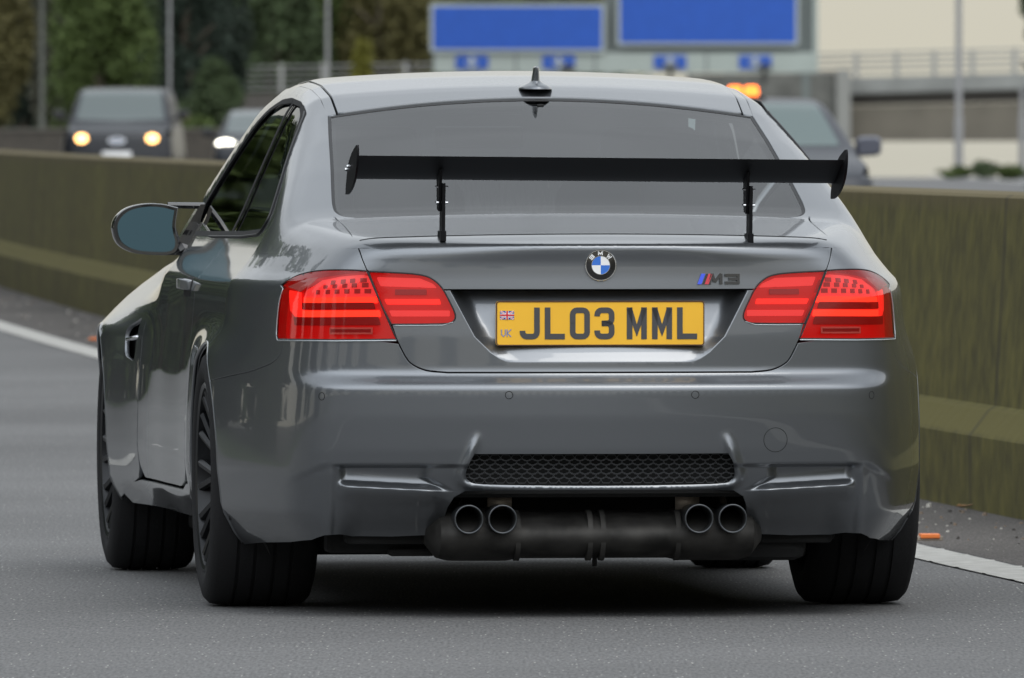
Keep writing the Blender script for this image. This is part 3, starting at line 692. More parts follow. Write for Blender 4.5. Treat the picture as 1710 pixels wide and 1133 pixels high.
# ---- lamps
def on_px(poly, h=.008): return pu(poly)
for mir in (True, False):
    lamp = panel(SK, 'R', LAMP_O, M['lens'], 'tail_light', car, h=.012, gap=.0025, off=.001, flange=.004, mirror=mir)
    P = dict(sk=SK, dom='R', gap=0, mirror=mir)
    panel(outline=inset(LAMP_O, .002), material=M['lampbase'], name='lamp_housing', parent=lamp, h=.015, off=-.024, flange=-.020, **P)
    panel(outline=pu([(618, 461), (600, 458), (560, 457), (530, 460), (512, 472), (500, 482), (496, 494), (627, 495), (624, 478)]), material=M['lampveil'], name='lamp_upper', parent=lamp, h=.012, off=-.020, flange=.002, **P)
    panel(outline=rnd(pu([(496, 496), (627, 496), (629, 505.5), (496, 505.5)]), .002), material=M['lampbar'], name='light_bar', parent=lamp, h=.01, off=-.018, flange=.003, **P)
    ub = pu([(480, 519)])[0][0]
    vb = [(UO-.052, zt-.030), (UO-.018, zt-.035), (UO-.020, .745), (UO-.052, .7425)]
    panel(outline=rnd(pu([(494, 518.5), (632, 518.5), (634, 528.5), (486, 528.5)]), .002), material=M['lampbar'], name='light_bar', parent=lamp, h=.01, off=-.018, flange=.003, **P)
    panel(outline=pu([(473, 482), (492, 486), (494, 528), (482, 528), (474, 518)]), material=M['lampmid'], name='light_bar', parent=lamp, h=.01, off=-.017, flange=.003, **P)
    panel(outline=pu([(494, 505.5), (622, 505.5), (625, 516), (494, 516)]), material=M['lampdark'], name='dark_band', parent=lamp, h=.01, off=-.017, flange=.003, **P)
    panel(outline=pu([(480, 529.5), (630, 529.5), (634, 542.5), (482, 542.5)]), material=M['lampdark'], name='dark_band', parent=lamp, h=.01, off=-.016, flange=.003, **P)
    o_ = pu([(547, 547.5), (621, 547.5), (621, 558), (547, 558)])
    panel(outline=o_, material=M['lampline'], name='reflector_frame', parent=lamp, h=.01, off=-.010, flange=.003, holes=[inset(o_, .0030)], **P)
    panel(outline=inset(o_, .0022), material=M['lampdark'], name='reflector', parent=lamp, h=.01, off=-.012, flange=0, **P)
    panel(outline=pu([(474, 476), (500, 462), (524, 458), (512, 470), (500, 481), (494, 485)]), material=M['lampclear'], name='clear_corner', parent=lamp, h=.01, off=-.012, flange=.003, **P)
    m_ = MB(); d_ = []
    for yy, xs in ((467, (550, 568.6, 585.5, 605)), (475.6, (536, 553.6, 572, 589, 608)), (486, (522, 540.5, 558, 576, 594, 612.6))):
        for xx in xs: d_.append((xx, yy))
    for xx, yy in d_:
        c_ = px3([(xx, yy)])[0]; c_[0] = abs(c_[0]); q = SK.Rinv(np.array([c_]))[0]
        rw_ = np.array([(q[0]+a*.0082, q[1]+b*.0056) for a, b in ((-1, -1), (1, -1), (1, 1), (-1, 1))]); V = SK.R(rw_); N = SK.grad(V); A = V-N*.0165; B = V-N*.020
        sg = -1 if mir else 1
        m_.add([(sg*v[0], v[1], v[2]) for v in list(A)+list(B)], [(0, 1, 2, 3), (4, 7, 6, 5), (0, 4, 5, 1), (1, 5, 6, 2), (2, 6, 7, 3), (3, 7, 4, 0)])
    m_.build('led_seats', M['lampdot'], lamp)
    q = SK.R(resample(LAMP_O, .01)); q[:, 0] *= (-1 if mir else 1)
    m_ = MB(); m_.tube([tuple(p) for p in q], .0020, 6, closed=True); m_.build('lamp_gasket', M['seal'], lamp, True)
    e_ = lamp_out+LO_BOT; q = SK.R(resample([lamp_top_edge[-1]]+e_, .01, False)); N = SK.grad(q); q = q+N*.001; q[:, 0] *= (-1 if mir else 1); q[:, 2] -= .003
    m_ = MB(); m_.tube([tuple(p) for p in q], .0022, 6); m_.build('body_edge_gleam', M['edgegleam'], car, True)
    li = panel(SK, 'R', LAMP_I, M['lens'], 'boot_light', lid, h=.012, gap=.0015, off=.001, flange=.004, mirror=mir)
    panel(outline=inset(LAMP_I, .002), material=M['lampbase'], name='lamp_housing', parent=li, h=.015, off=-.022, flange=-.018, **P)
    panel(outline=rnd(pu([(628, 463), (700, 465), (722, 474), (728, 480), (634, 477)]), .003), material=M['lampveil'], name='light_bar', parent=li, h=.01, off=-.018, flange=.003, **P)
    panel(outline=rnd(pu([(641, 500), (733, 500), (735, 508), (645, 508)]), .002), material=M['lampmid'], name='light_bar', parent=li, h=.01, off=-.017, flange=.003, **P)
    panel(outline=rnd(pu([(649, 519), (750, 519), (750, 528), (653, 528)]), .002), material=M['lampveil'], name='light_bar', parent=li, h=.01, off=-.017, flange=.003, **P)
    panel(outline=rnd(pu([(659, 483.5), (711, 483.5), (711, 492), (659, 492)]), .001), material=M['lampdot'], name='reflector', parent=li, h=.01, off=-.014, flange=.003, **P)
    q = SK.R(resample(LAMP_I, .01)); q[:, 0] *= (-1 if mir else 1)
    m_ = MB(); m_.tube([tuple(p) for p in q], .0018, 6, closed=True); m_.build('lamp_gasket', M['seal'], li, True)
    q = SK.R(resample(pu([(757, 538), (740, 543.5), (700, 544), (657, 544)]), .01, False)); q[:, 0] *= (-1 if mir else 1)
    m_ = MB(); m_.tube([tuple(p) for p in q], .0018, 6); m_.build('body_edge_gleam', M['edgegleam'], lid, True)

# ---- lettering: strokes as thin raised bars in the x-z plane, facing the camera's side (-y)
def stroke(m_, pts, w, y, t=.001, m=0, ylo=None, yf=None):
    P = [np.array(p, float) for p in pts]; n = len(P); Lf = []; Rt = []
    for i in range(n):
        if i == 0: d = P[1]-P[0]; d /= np.linalg.norm(d); nn = np.array([-d[1], d[0]]); k = 1
        elif i == n-1: d = P[-1]-P[-2]; d /= np.linalg.norm(d); nn = np.array([-d[1], d[0]]); k = 1
        else:
            a = P[i]-P[i-1]; b = P[i+1]-P[i]; a /= np.linalg.norm(a); b /= np.linalg.norm(b)
            n1 = np.array([-a[1], a[0]]); n2 = np.array([-b[1], b[0]]); nn = n1+n2; k = 1
            q2 = nn.dot(nn); nn = nn*2/max(q2, .6)
        Lf.append(P[i]+nn*w/2); Rt.append(P[i]-nn*w/2)
    for i in range(n-1):
        q = [Lf[i], Lf[i+1], Rt[i+1], Rt[i]]
        yy = [y if yf is None else yf(c[0], c[1]) for c in q]
        V = [(c[0], v-t, c[1]) for c, v in zip(q, yy)]+[(c[0], v, c[1]) for c, v in zip(q, yy)]
        m_.add(V, [(0, 1, 2, 3), (4, 7, 6, 5), (0, 4, 5, 1), (1, 5, 6, 2), (2, 6, 7, 3), (3, 7, 4, 0)], m)
def arc(cx, cz, r, a0, a1, n=6): return [(cx+r*math.cos(math.radians(a)), cz+r*math.sin(math.radians(a))) for a in np.linspace(a0, a1, n)]
def glyph(ch, w=.050, h=.079, s=.014):      # letters as stroke lists in a w x h cell, origin bottom left
    k = s/2; c = .011
    if ch == 'J': return [[(w-k, h)]+arc(w-k-c, k+c, c, 0, -90, 5)+arc(k+c, k+c, c, -90, -180, 5)+[(k, .0215)]]
    if ch == 'L': return [[(k, h), (k, k), (w, k)]]
    if ch == '0': return [[(k, h/2)]+arc(k+c, h-k-c, c, 180, 90, 5)+arc(w-k-c, h-k-c, c, 90, 0, 5)+arc(w-k-c, k+c, c, 0, -90, 5)+arc(k+c, k+c, c, -90, -180, 5)+[(k, h/2+.001)]]
    if ch == '3': return [[(k, h-.022)]+arc(k+c, h-k-c, c, 180, 90, 5)+arc(w-k-c, h-k-c, c, 90, 0, 5)+arc(w-k-c, h/2+c, c, 0, -80, 5)+[(.018, h/2)],
                          [(.018, h/2), (w-k-c, h/2)]+arc(w-k-c, h/2-c, c, 80, 0, 5)+arc(w-k-c, k+c, c, 0, -90, 5)+arc(k+c, k+c, c, -90, -180, 5)+[(k, .022)]]
    if ch == 'M': return [[(k, 0), (k, h)], [(w-k, 0), (w-k, h)], [(k-.001, h*.975), (w/2, h*.272), (w-k+.001, h*.975)]]
    if ch == 'U': return [[(k, h), (k, k+c*.4), (k+c*.4, k), (w-k-c*.4, k), (w-k, k+c*.4), (w-k, h)]]
    if ch == 'K': return [[(k, 0), (k, h)], [(w-k*.6, h), (k*1.5, h/2), (w-k*.6, 0)]]
    if ch == 'B': return [[(k, 0), (k, h)], [(k, h-k), (w-k, h-k), (w-k, h/2), (k, h/2)], [(w-k, h/2), (w-k, k), (k, k)]]
    if ch == 'W': return [[(k, h), (w*.28, 0), (w/2, h*.7), (w*.72, 0), (w-k, h)]]
PY = -1.0165                                   # front face of the number plate
plate = MB(); pp = rnd([(-.260, .677), (.260, .677), (.260, .788), (-.260, .788)], .009, 6)
plate.prism(pp, lambda a, b: (a, PY, b), lambda a, b: (a, PY+.012, b))
pl = plate.build('number_plate', M['yellow'], car)
m_ = MB(); q = [np.array(p) for p in rnd([(-.2585, .6785), (.2585, .6785), (.2585, .7865), (-.2585, .7865)], .008, 6)]
q = resample(q, .03); m_.tube([(p[0], PY-.0003, p[1]) for p in q], .0017, 5, closed=True); m_.build('plate_border', M['plateedge'], pl)
for ch, x0 in zip('JL03MML', (-.2010, -.1385, -.0760, -.0147, .0660, .1290, .1915)):
    m_ = MB()
    for st in glyph(ch): stroke(m_, [(x0+a, .7335-.0395+b-.001) for a, b in st], .014, PY-.0002, .0009)
    m_.build('plate_character', M['plateink'], pl)
m_ = MB()
for k, (ch, x0) in enumerate((('U', -.2475), ('K', -.2335))):
    for st in glyph(ch, .0118, .0185, .0024): stroke(m_, [(x0+a, .6995+b) for a, b in st], .0024, PY-.0002, .0008)
m_.build('country_code', M['ukblue'], pl)
fx0, fx1, fz0, fz1 = -.2500, -.2150, .7425, .7635; fcx, fcz = (fx0+fx1)/2, (fz0+fz1)/2
m_ = MB(); m_.box((fcx, PY-.0004, fcz), (fx1-fx0, .0008, fz1-fz0), 0)
for a, b in (((fx0+.001, fz0+.0006), (fx1-.001, fz1-.0006)), ((fx0+.001, fz1-.0006), (fx1-.001, fz0+.0006))): stroke(m_, [a, b], .0042, PY-.0008, .0004, 1); stroke(m_, [a, b], .0014, PY-.0012, .0003, 2)
stroke(m_, [(fx0, fcz), (fx1, fcz)], .0072, PY-.0012, .0005, 1); stroke(m_, [(fcx, fz0), (fcx, fz1)], .0072, PY-.0012, .00055, 1)
stroke(m_, [(fx0, fcz), (fx1, fcz)], .0042, PY-.0017, .0004, 2); stroke(m_, [(fcx, fz0), (fcx, fz1)], .0042, PY-.0017, .00045, 2)
m_.build('flag_mark', [M['navy'], M['white'], M['red']], pl)

def ysurf(x, z): return float(SK.R(np.array([(x, z)]))[0][1])
# round badge
bzc = .8765; yb = ysurf(0, bzc+.036)-.0005
m_ = MB()
m_.lathe([(0, .0005), (0, .0225)], 48, 'y', (0, yb-.0012, bzc), 2)
m_.lathe([(yb, .0005), (yb, .0385), (yb-.001, .0385)], 48, 'y', (0, .0, bzc), 0); m_.lathe([(yb+.024, .0392), (yb-.0015, .0392), (yb-.0026, .0382), (yb-.0026, .0368), (yb-.001, .0362)], 48, 'y', (0, 0, bzc), 1)
m_.lathe([(yb-.001, .0365), (yb-.0012, .0230)], 48, 'y', (0, 0, bzc), 0); m_.lathe([(yb-.0008, .0236), (yb-.0024, .0233), (yb-.0024, .0223), (yb-.001, .0218)], 48, 'y', (0, 0, bzc), 1)
for qd, mm_ in ((0, 2), (1, 3), (2, 2), (3, 3)):
    V = [(0, yb-.0018, bzc)]+[(.0222*math.cos(math.radians(a)), yb-.0018, bzc+.0222*math.sin(math.radians(a))) for a in np.linspace(90*qd, 90*qd+90, 12)]
    m_.add(V, [tuple([0]+list(range(1, 13)))], mm_)
for ch, ang in (('B', 138), ('M', 92), ('W', 46)):
    a = math.radians(ang); cx, cz = .0298*math.cos(a), bzc+.0298*math.sin(a); ro = a-math.pi/2
    for st in glyph(ch, .0118, .0100, .0024):
        stroke(m_, [(cx+(u-.0059)*math.cos(ro)-(v-.005)*math.sin(ro), cz+(u-.0059)*math.sin(ro)+(v-.005)*math.cos(ro)) for u, v in st], .0024, yb-.0012, .0012, 2)
m_.build('round_badge', [M['gloss'], M['chrome'], M['white'], M['blue']], lid)
# model badge: two coloured slanted bars and black letters
m_ = MB(); yf = lambda x, z: ysurf(x, z)-.001
bx0, bz0 = .243, .829; sl = .010
def bar(x0, x1, mi_):
    q = [(x0, bz0), (x1, bz0), (x1+sl, bz0+.026), (x0+sl, bz0+.026)]
    V = [(c[0], yf(*c)-.004, c[1]) for c in q]+[(c[0], yf(*c)+.003, c[1]) for c in q]
    m_.add(V, [(0, 1, 2, 3), (4, 7, 6, 5), (0, 4, 5, 1), (1, 5, 6, 2), (2, 6, 7, 3), (3, 7, 4, 0)], mi_)
bar(bx0, bx0+.010, 1); bar(bx0+.0115, bx0+.0165, 0); bar(bx0+.018, bx0+.028, 2)
for st in ([(.030, 0), (.037, .026)], [(.037, .026), (.044, .006)], [(.044, .006), (.060, .026)], [(.060, .026), (.060, 0)]): stroke(m_, [(bx0+a, bz0+b) for a, b in st], .0072, 0, .004, 0, yf=yf)
for st in ([(.070, .0225), (.104, .0225), (.104, .013), (.080, .013)], [(.104, .013), (.104, .0035), (.070, .0035)]): stroke(m_, [(bx0+a, bz0+b) for a, b in st], .0065, 0, .004, 0, yf=yf)
m_.build('model_badge', [M['gloss'], M['badgeblue'], M['badgered']], lid)

# ---- exhaust and underside
m_ = MB()
prof = []
for i, x in enumerate(np.linspace(-.42, .42, 30)):
    e_ = min(1, (.42-abs(x))/.07); prof.append((x, .35+.65*math.sqrt(max(0, 1-(1-e_)**2))))
V = []; n = 32
for x, k in prof:
    kk = k*(1 if abs(x) > .215 else 1); hz_ = .060 if abs(x) < .20 else .066
    for j in range(n):
        t = 2*math.pi*j/n; V.append((x, -.83+.16*kk*math.cos(t), .205+hz_*kk*math.sin(t)))
N_ = len(prof)
m_.add(V, [(i*n+j, (i+1)*n+j, (i+1)*n+(j+1) % n, i*n+(j+1) % n) for i in range(N_-1) for j in range(n)]+[tuple(range(n)), tuple(range((N_-1)*n, N_*n))])
for x in (-.20, -.02, .012, .20): m_.lathe([(x-.006, .01), (x-.006, .0635), (x+.006, .0635), (x+.006, .01)], 32, 'x', (0, -.83-.092, .205))
sil = m_.build('silencer', M['steel'], car, angle=35)
for x in (-.329, -.245, .245, .329):
    m_ = MB(); m_.lathe([(-.80, .030), (-.95, .034), (-1.030, .0365), (-1.034, .036), (-1.034, .0325), (-1.028, .0315)], 40, 'y', (x, 0, .248), 0)
    m_.lathe([(-1.028, .0316), (-.80, .030), (-.80, .0005)], 40, 'y', (x, 0, .248), 1)
    m_.build('tailpipe', [M['tip'], M['soot']], car, True)
for sg in (-1, 1):
    m_ = MB(); m_.lathe([(0, .05), (.05, .045), (.09, .03)], 20, 'y', (sg*.287, -.86, .275)); m_.box((sg*.235, -.87, .285), (.06, .01, .04)); m_.build('pipe_bracket', M['heat'], car, True)
m_ = MB(); m_.box((0, -.45, .27), (1.22, .70, .18)); m_.box((0, .6, .20), (1.5, 1.4, .12)); m_.box((0, 1.9, .18), (1.4, 1.6, .12)); m_.box((.1, -.48, .165), (.5, .3, .05)); m_.box((0, 1.25, .145), (1.46, 2.3, .04)); m_.box((-.44, -.72, .158), (.12, .05, .02)); m_.box((-.25, -.70, .172), (.22, .06, .03))  # the low wide tray is added to keep light from under the car
m_.box((-.52, -.66, .215), (.26, .10, .12)); m_.box((-.30, -.35, .18), (.5, .16, .06)); m_.box((.52, -.64, .235), (.22, .12, .10)); m_.box((.30, -.3, .18), (.35, .3, .08)); m_.box((.56, -.50, .20), (.04, .04, .13))
m_.box((0, -.925, .315), (.74, .08, .03)); m_.box((0, -.70, .30), (.66, .20, .14))
m_.build('underbody', M['under'], car, bevel=.02)
m_ = MB(); m_.tube([(-.60, 0, .31), (.60, 0, .31)], .035, 12); m_.tube([(-.1, 0, .28), (.1, 0, .28)], .11, 16); m_.build('rear_axle', M['under'], car, True)
m_ = MB(); m_.tube([(.004, -.86, .20), (.004, -.86, .125)], .006, 8); m_.build('exhaust_hanger', M['under'], car); m_ = MB(); m_.box((.40, -.62, .18), (.30, .3, .09)); m_.build('front_silencer', M['under'], car, bevel=.03)

# ---- wheels
def wheel(x, y, w, sg, name='wheel', r=.328):
    e_ = empty(name, (x*sg, y, r)); e_.parent = car
    hw = w/2
    m_ = MB()
    prof = [(-hw+.012, .238), (-hw, .252), (-hw-.004, .28), (-hw+.004, .308), (-hw+.018, .322)]
    for g in (-.066, -.024, .024, .066):
        z0_ = g*w/.265; prof += [(z0_-.0045, r), (z0_-.0035, r-.006), (z0_+.0035, r-.006), (z0_+.0045, r)]
    prof += [(hw-.018, .322), (hw-.004, .308), (hw+.004, .28), (hw, .252), (hw-.012, .238)]
    m_.lathe(prof, 96, 'x'); m_.build('tyre', M['rubber'], e_, angle=50)
    m_ = MB(); o = hw*sg
    m_.lathe([(s_*sg, rr) for s_, rr in ((-hw+.012, .238), (-hw+.02, .225), (-hw+.05, .212), (hw-.06, .205), (hw-.03, .222), (hw-.006, .226), (hw-.002, .236), (hw-.008, .243))], 72, 'x')
    for i in range(10):
        a = 2*math.pi*i/10
        for da in (-.085, .085):
            p = [(sg*(hw-.055), .045, a+da*.3), (sg*(hw-.042), .12, a+da*.75), (sg*(hw-.018), .222, a+da*1.6)]
            pts = [(x_, rr*math.cos(an), rr*math.sin(an)) for x_, rr, an in p]
            m_.tube(pts, [.013, .010, .012], 6)
    m_.lathe([(sg*(hw-.040), .0005), (sg*(hw-.040), .040), (sg*(hw-.055), .062), (sg*(hw-.12), .075)], 32, 'x')
    m_.build('rim', M['rim'], e_, angle=45)
    m_ = MB(); m_.lathe([(sg*(-.02), .05), (sg*(-.02), .175), (sg*(-.045), .175), (sg*(-.045), .05)], 48, 'x'); m_.box((sg*(-.03), -.13, .02), (.07, .09, .16)); m_.build('brake_disc', mat('brake steel', (.10, .10, .10), .4, metal=.8), e_, angle=40)
    return e_
for sg in (-1, 1):
    wheel(.765, 0, .270, sg); wheel(.808, 2.76, .235, sg)

# ---- rear wing
wing = empty('rear_wing', (0, -.93, 1.111)); wing.parent = car; wing.rotation_euler = (0, math.radians(.55), 0)
af = []
for t in np.linspace(0, 1, 15): af.append((t, .035*math.sin(math.pi*min(1, t**.62))+.0))
for t in np.linspace(1, 0, 15)[1:-1]: af.append((t, -.085*math.sin(math.pi*t**.55)*(1-t*.25)))
CH, AO = .235, math.radians(11.5)
def wsec(t, c_):                              # chord from leading (front) to trailing edge (rear, high)
    y = .115-t*CH; z = c_*CH*1.05-.018
    return (y*math.cos(AO)+0, z+(.115-y)*math.tan(AO)*1.0+.002)
sec = [wsec(t, c_) for t, c_ in af]
m_ = MB(); m_.prism(sec, lambda a, b: (-.604, a, b), lambda a, b: (.604, a, b))
m_.build('wing_blade', M['satin'], wing, angle=35)
for sg in (-1, 1):
    leaf = spl([(-.130, .058), (-.10, .055), (.0, .036), (.08, .008), (.125, -.035), (.138, -.062), (.122, -.066), (.06, -.062), (-.03, -.045), (-.10, -.018), (-.135, .015), (-.140, .045), (-.130, .058)], 4)[:-1]
    m_ = MB(); m_.prism([tuple(p) for p in leaf], lambda a, b: (sg*.606, a, b), lambda a, b: (sg*.612, a, b)); m_.build('end_plate', M['satin'], wing, bevel=.001)
    for (yy, zz) in ((.03, .004), (.075, -.0035)):
        m_ = MB(); m_.lathe([(0, .0005), (0, .0045), (.008, .0045), (.008, .0005)], 10, 'x', (sg*.612 if sg > 0 else sg*.612-.008, yy, zz)); m_.build('bolt', M['chrome'], wing)
    ux = sg*.384
    m_ = MB(); m_.prism([(-.035, .0), (.05, .0), (.03, -.10), (-.01, -.105)], lambda a, b: (ux-.0105, a, b), lambda a, b: (ux-.0035, a, b))
    m_.build('upright', M['satin'], wing, bevel=.001)
    m_ = MB(); m_.prism([(-.03, -.035), (.03, -.035), (.035, -.175), (-.03, -.175)], lambda a, b: (ux-.003, a, b-.0), lambda a, b: (ux+.005, a, b)); m_.box((ux, .0, -.166), (.014, .075, .026)); m_.build('upright', M['satin'], wing, bevel=.001)
    for zz in (-.044, -.083):
        for yy in (-.012, .018):
            m_ = MB(); m_.lathe([(-.016, .0005), (-.016, .0028), (.013, .0028), (.013, .0005)], 8, 'x', (ux, yy, zz)); m_.build('bolt', M['chrome'], wing)

# ---- roof aerial
q = SK.T(np.array([(0, .44)]))[0]; m_ = MB()
V = []; n = 24; st = [(0, 1.0, .0), (.004, .97, .004), (.011, .76, .014), (.017, .45, .026), (.023, .25, .036), (.044, .18, .056), (.055, .165, .064), (.059, .08, .066)]
for zz, k, sh_ in st:
    for j in range(n):
        t = 2*math.pi*j/n; xx = .044*k*math.cos(t); yy = .085*(k if k > .3 else .3+k*.4)*math.sin(t)-sh_*.5
        V.append((xx, yy, zz+q[2]-.003))
m_.add(V, [(i*n+j, i*n+(j+1) % n, (i+1)*n+(j+1) % n, (i+1)*n+j) for i in range(len(st)-1) for j in range(n)]+[tuple((len(st)-1)*n+j for j in range(n))])
a_ = m_.build('roof_aerial', M['paint'], car, True); a_.location = (0, q[1], 0)
q = SK.T(np.array([(0, .31)]))[0]; m_ = MB(); m_.box((0, .31, q[2]-.012), (.018, .02, .018)); m_.build('aerial_reflection', M['under'], car, bevel=.003)  # dark block set under the glass as the aerial's reflection

# ---- mirrors
for sg in (-1, 1):
    mr = empty('door_mirror', (sg*.0, 1.9, 0)); mr.parent = car
    # outline in (x outward, z) in metres
    outl = spl([(.735, 1.012), (.80, 1.015), (.88, 1.012), (.945, 1.000), (.975, .975), (.983, .945), (.970, .905), (.935, .882), (.87, .874), (.80, .873), (.775, .885), (.79, .905), (.765, .93), (.745, .97)], 4)[:-1]
    hole = [(.752, .998), (.803, 1.000), (.812, .985), (.812, .94), (.802, .905), (.786, .92)]
    pts = [np.array(p) for p in outl]; m_ = MB()
    def blk(poly, yf0, yf1): m_.prism([tuple(p) for p in poly], lambda a, b: (sg*a, yf0, b), lambda a, b: (sg*a, yf1, b))
    hs = spl([(.805, 1.002), (.85, 1.012), (.90, 1.012), (.945, 1.000), (.973, .975), (.981, .945), (.968, .905), (.93, .882), (.88, .875), (.82, .876), (.803, .90), (.812, .95), (.805, 1.002)], 4)[:-1]
    c_ = np.array([.89, .943]); rings = [(-.055, .97), (-.05, 1.0), (.0, 1.0), (.05, .94), (.085, .72), (.10, .35)]; V = []; n = len(hs)
    for yo, k in rings:
        for p in hs: v = c_+(np.array(p)-c_)*k; V.append((sg*v[0], yo, v[1]))
    m_.add(V, [(i*n+j, i*n+(j+1) % n, (i+1)*n+(j+1) % n, (i+1)*n+j) for i in range(5) for j in range(n)]+[tuple(range(n)), tuple(5*n+j for j in range(n))])
    m_.build('mirror_housing', M['gloss'], mr, angle=50)
    m_ = MB(); m_.tube([(sg*.73, .0, 1.006), (sg*.83, -.01, 1.008)], [.009, .008], 8); m_.tube([(sg*.74, .0, .89), (sg*.79, -.005, .893), (sg*.84, -.01, .892)], [.02, .020, .018], 8); m_.tube([(sg*.795, -.01, .885), (sg*.812, -.01, .91), (sg*.822, -.01, .95), (sg*.818, -.01, 1.003)], [.020, .017, .013, .010], 8)
    m_.prism([(.728, 1.01), (.742, 1.01), (.80, .915), (.815, .885), (.77, .88)], lambda a, b: (sg*a, -.02, b), lambda a, b: (sg*a, .05, b)); m_.build('mirror_arm', M['gloss'], mr, angle=40)
    gp = [c_+(np.array(p)-c_)*.87 for p in hs]
    m_ = MB(); m_.prism([tuple(p) for p in gp], lambda a, b: (sg*a, -.0660+(b-.943)*.13, b), lambda a, b: (sg*a, -.040, b)); g_ = m_.build('mirror_glass', M['mirror'], mr)

# ---- cabin
def rounded_block(name, c, d, matl, parent, bev=.05):
    m_ = MB(); m_.box(c, d); o = m_.build(name, matl, parent); b = o.modifiers.new('bevel', 'BEVEL'); b.width = bev; b.segments = 4
    for p in o.data.polygons: p.use_smooth = True
    return o
rounded_block('parcel_shelf', (0, -.18, .90), (1.18, .46, .04), M['seat'], car, .01)
for x in (-.37, .37):
    rounded_block('rear_seat', (x, .18, .80), (.55, .18, .40), M['seat'], car, .06); rounded_block('headrest', (x, .16, 1.045), (.26, .10, .13), M['seat'], car, .04)
    rounded_block('front_seat', (x, 1.02, .78), (.50, .16, .62), M['seat'], car, .07); rounded_block('headrest', (x, 1.0, 1.135), (.26, .10, .17), M['seat'], car, .04)
rounded_block('dashboard', (0, 2.1, .82), (1.36, .45, .22), M['seat'], car, .06)
rounded_block('cabin_floor', (0, 1.0, .36), (1.5, 2.6, .10), M['under'], car, .02)
m_ = MB(); m_.tube([(.37+.18*math.cos(t), 1.72+.06*math.sin(t), .90+.17*math.sin(t)) for t in np.linspace(0, 2*math.pi, 28, endpoint=False)], .014, 8, closed=True); m_.tube([(.37, 1.73, .90), (.37, 1.95, .84)], .02, 8); m_.build('steering_wheel', M['black'], car, True)
rounded_block('interior_mirror', (0, 1.78, 1.19), (.24, .02, .06), M['black'], car, .01)
#WORLD_PART
# ------------------------------------------------------------------ road frame: distance t along the carriageway, n to its right
RA = math.radians(5.0); dv = Vector((-math.sin(RA), math.cos(RA), 0)); nv = Vector((math.cos(RA), math.sin(RA), 0))
def off_line(t):
    t = max(t, -20)
    return 3.93+.00028*(t-82)**2 if t < 104 else 4.066+.0123*(t-104)
def rp(t, n, z=0.): return dv*t+nv*n+Vector((0, 0, z))
def off_wall(t): return off_line(t)+.76+.0018*(t-42)
TS = [-400, -200, -100]+list(np.linspace(-40, 130, 86))+list(np.linspace(135, 420, 58))
def ribbon(name, f0, f1, z, m, ts=TS, nd=1):
    V = []
    for t in ts:
        for k in range(nd+1): V.append(tuple(rp(t, f0(t)+(f1(t)-f0(t))*k/nd, z)))
    F = [((i*(nd+1)+k), (i*(nd+1)+k+1), ((i+1)*(nd+1)+k+1), ((i+1)*(nd+1)+k)) for i in range(len(ts)-1) for k in range(nd)]
    o = mesh(name, V, F, m); tag(o, kind='structure'); return o

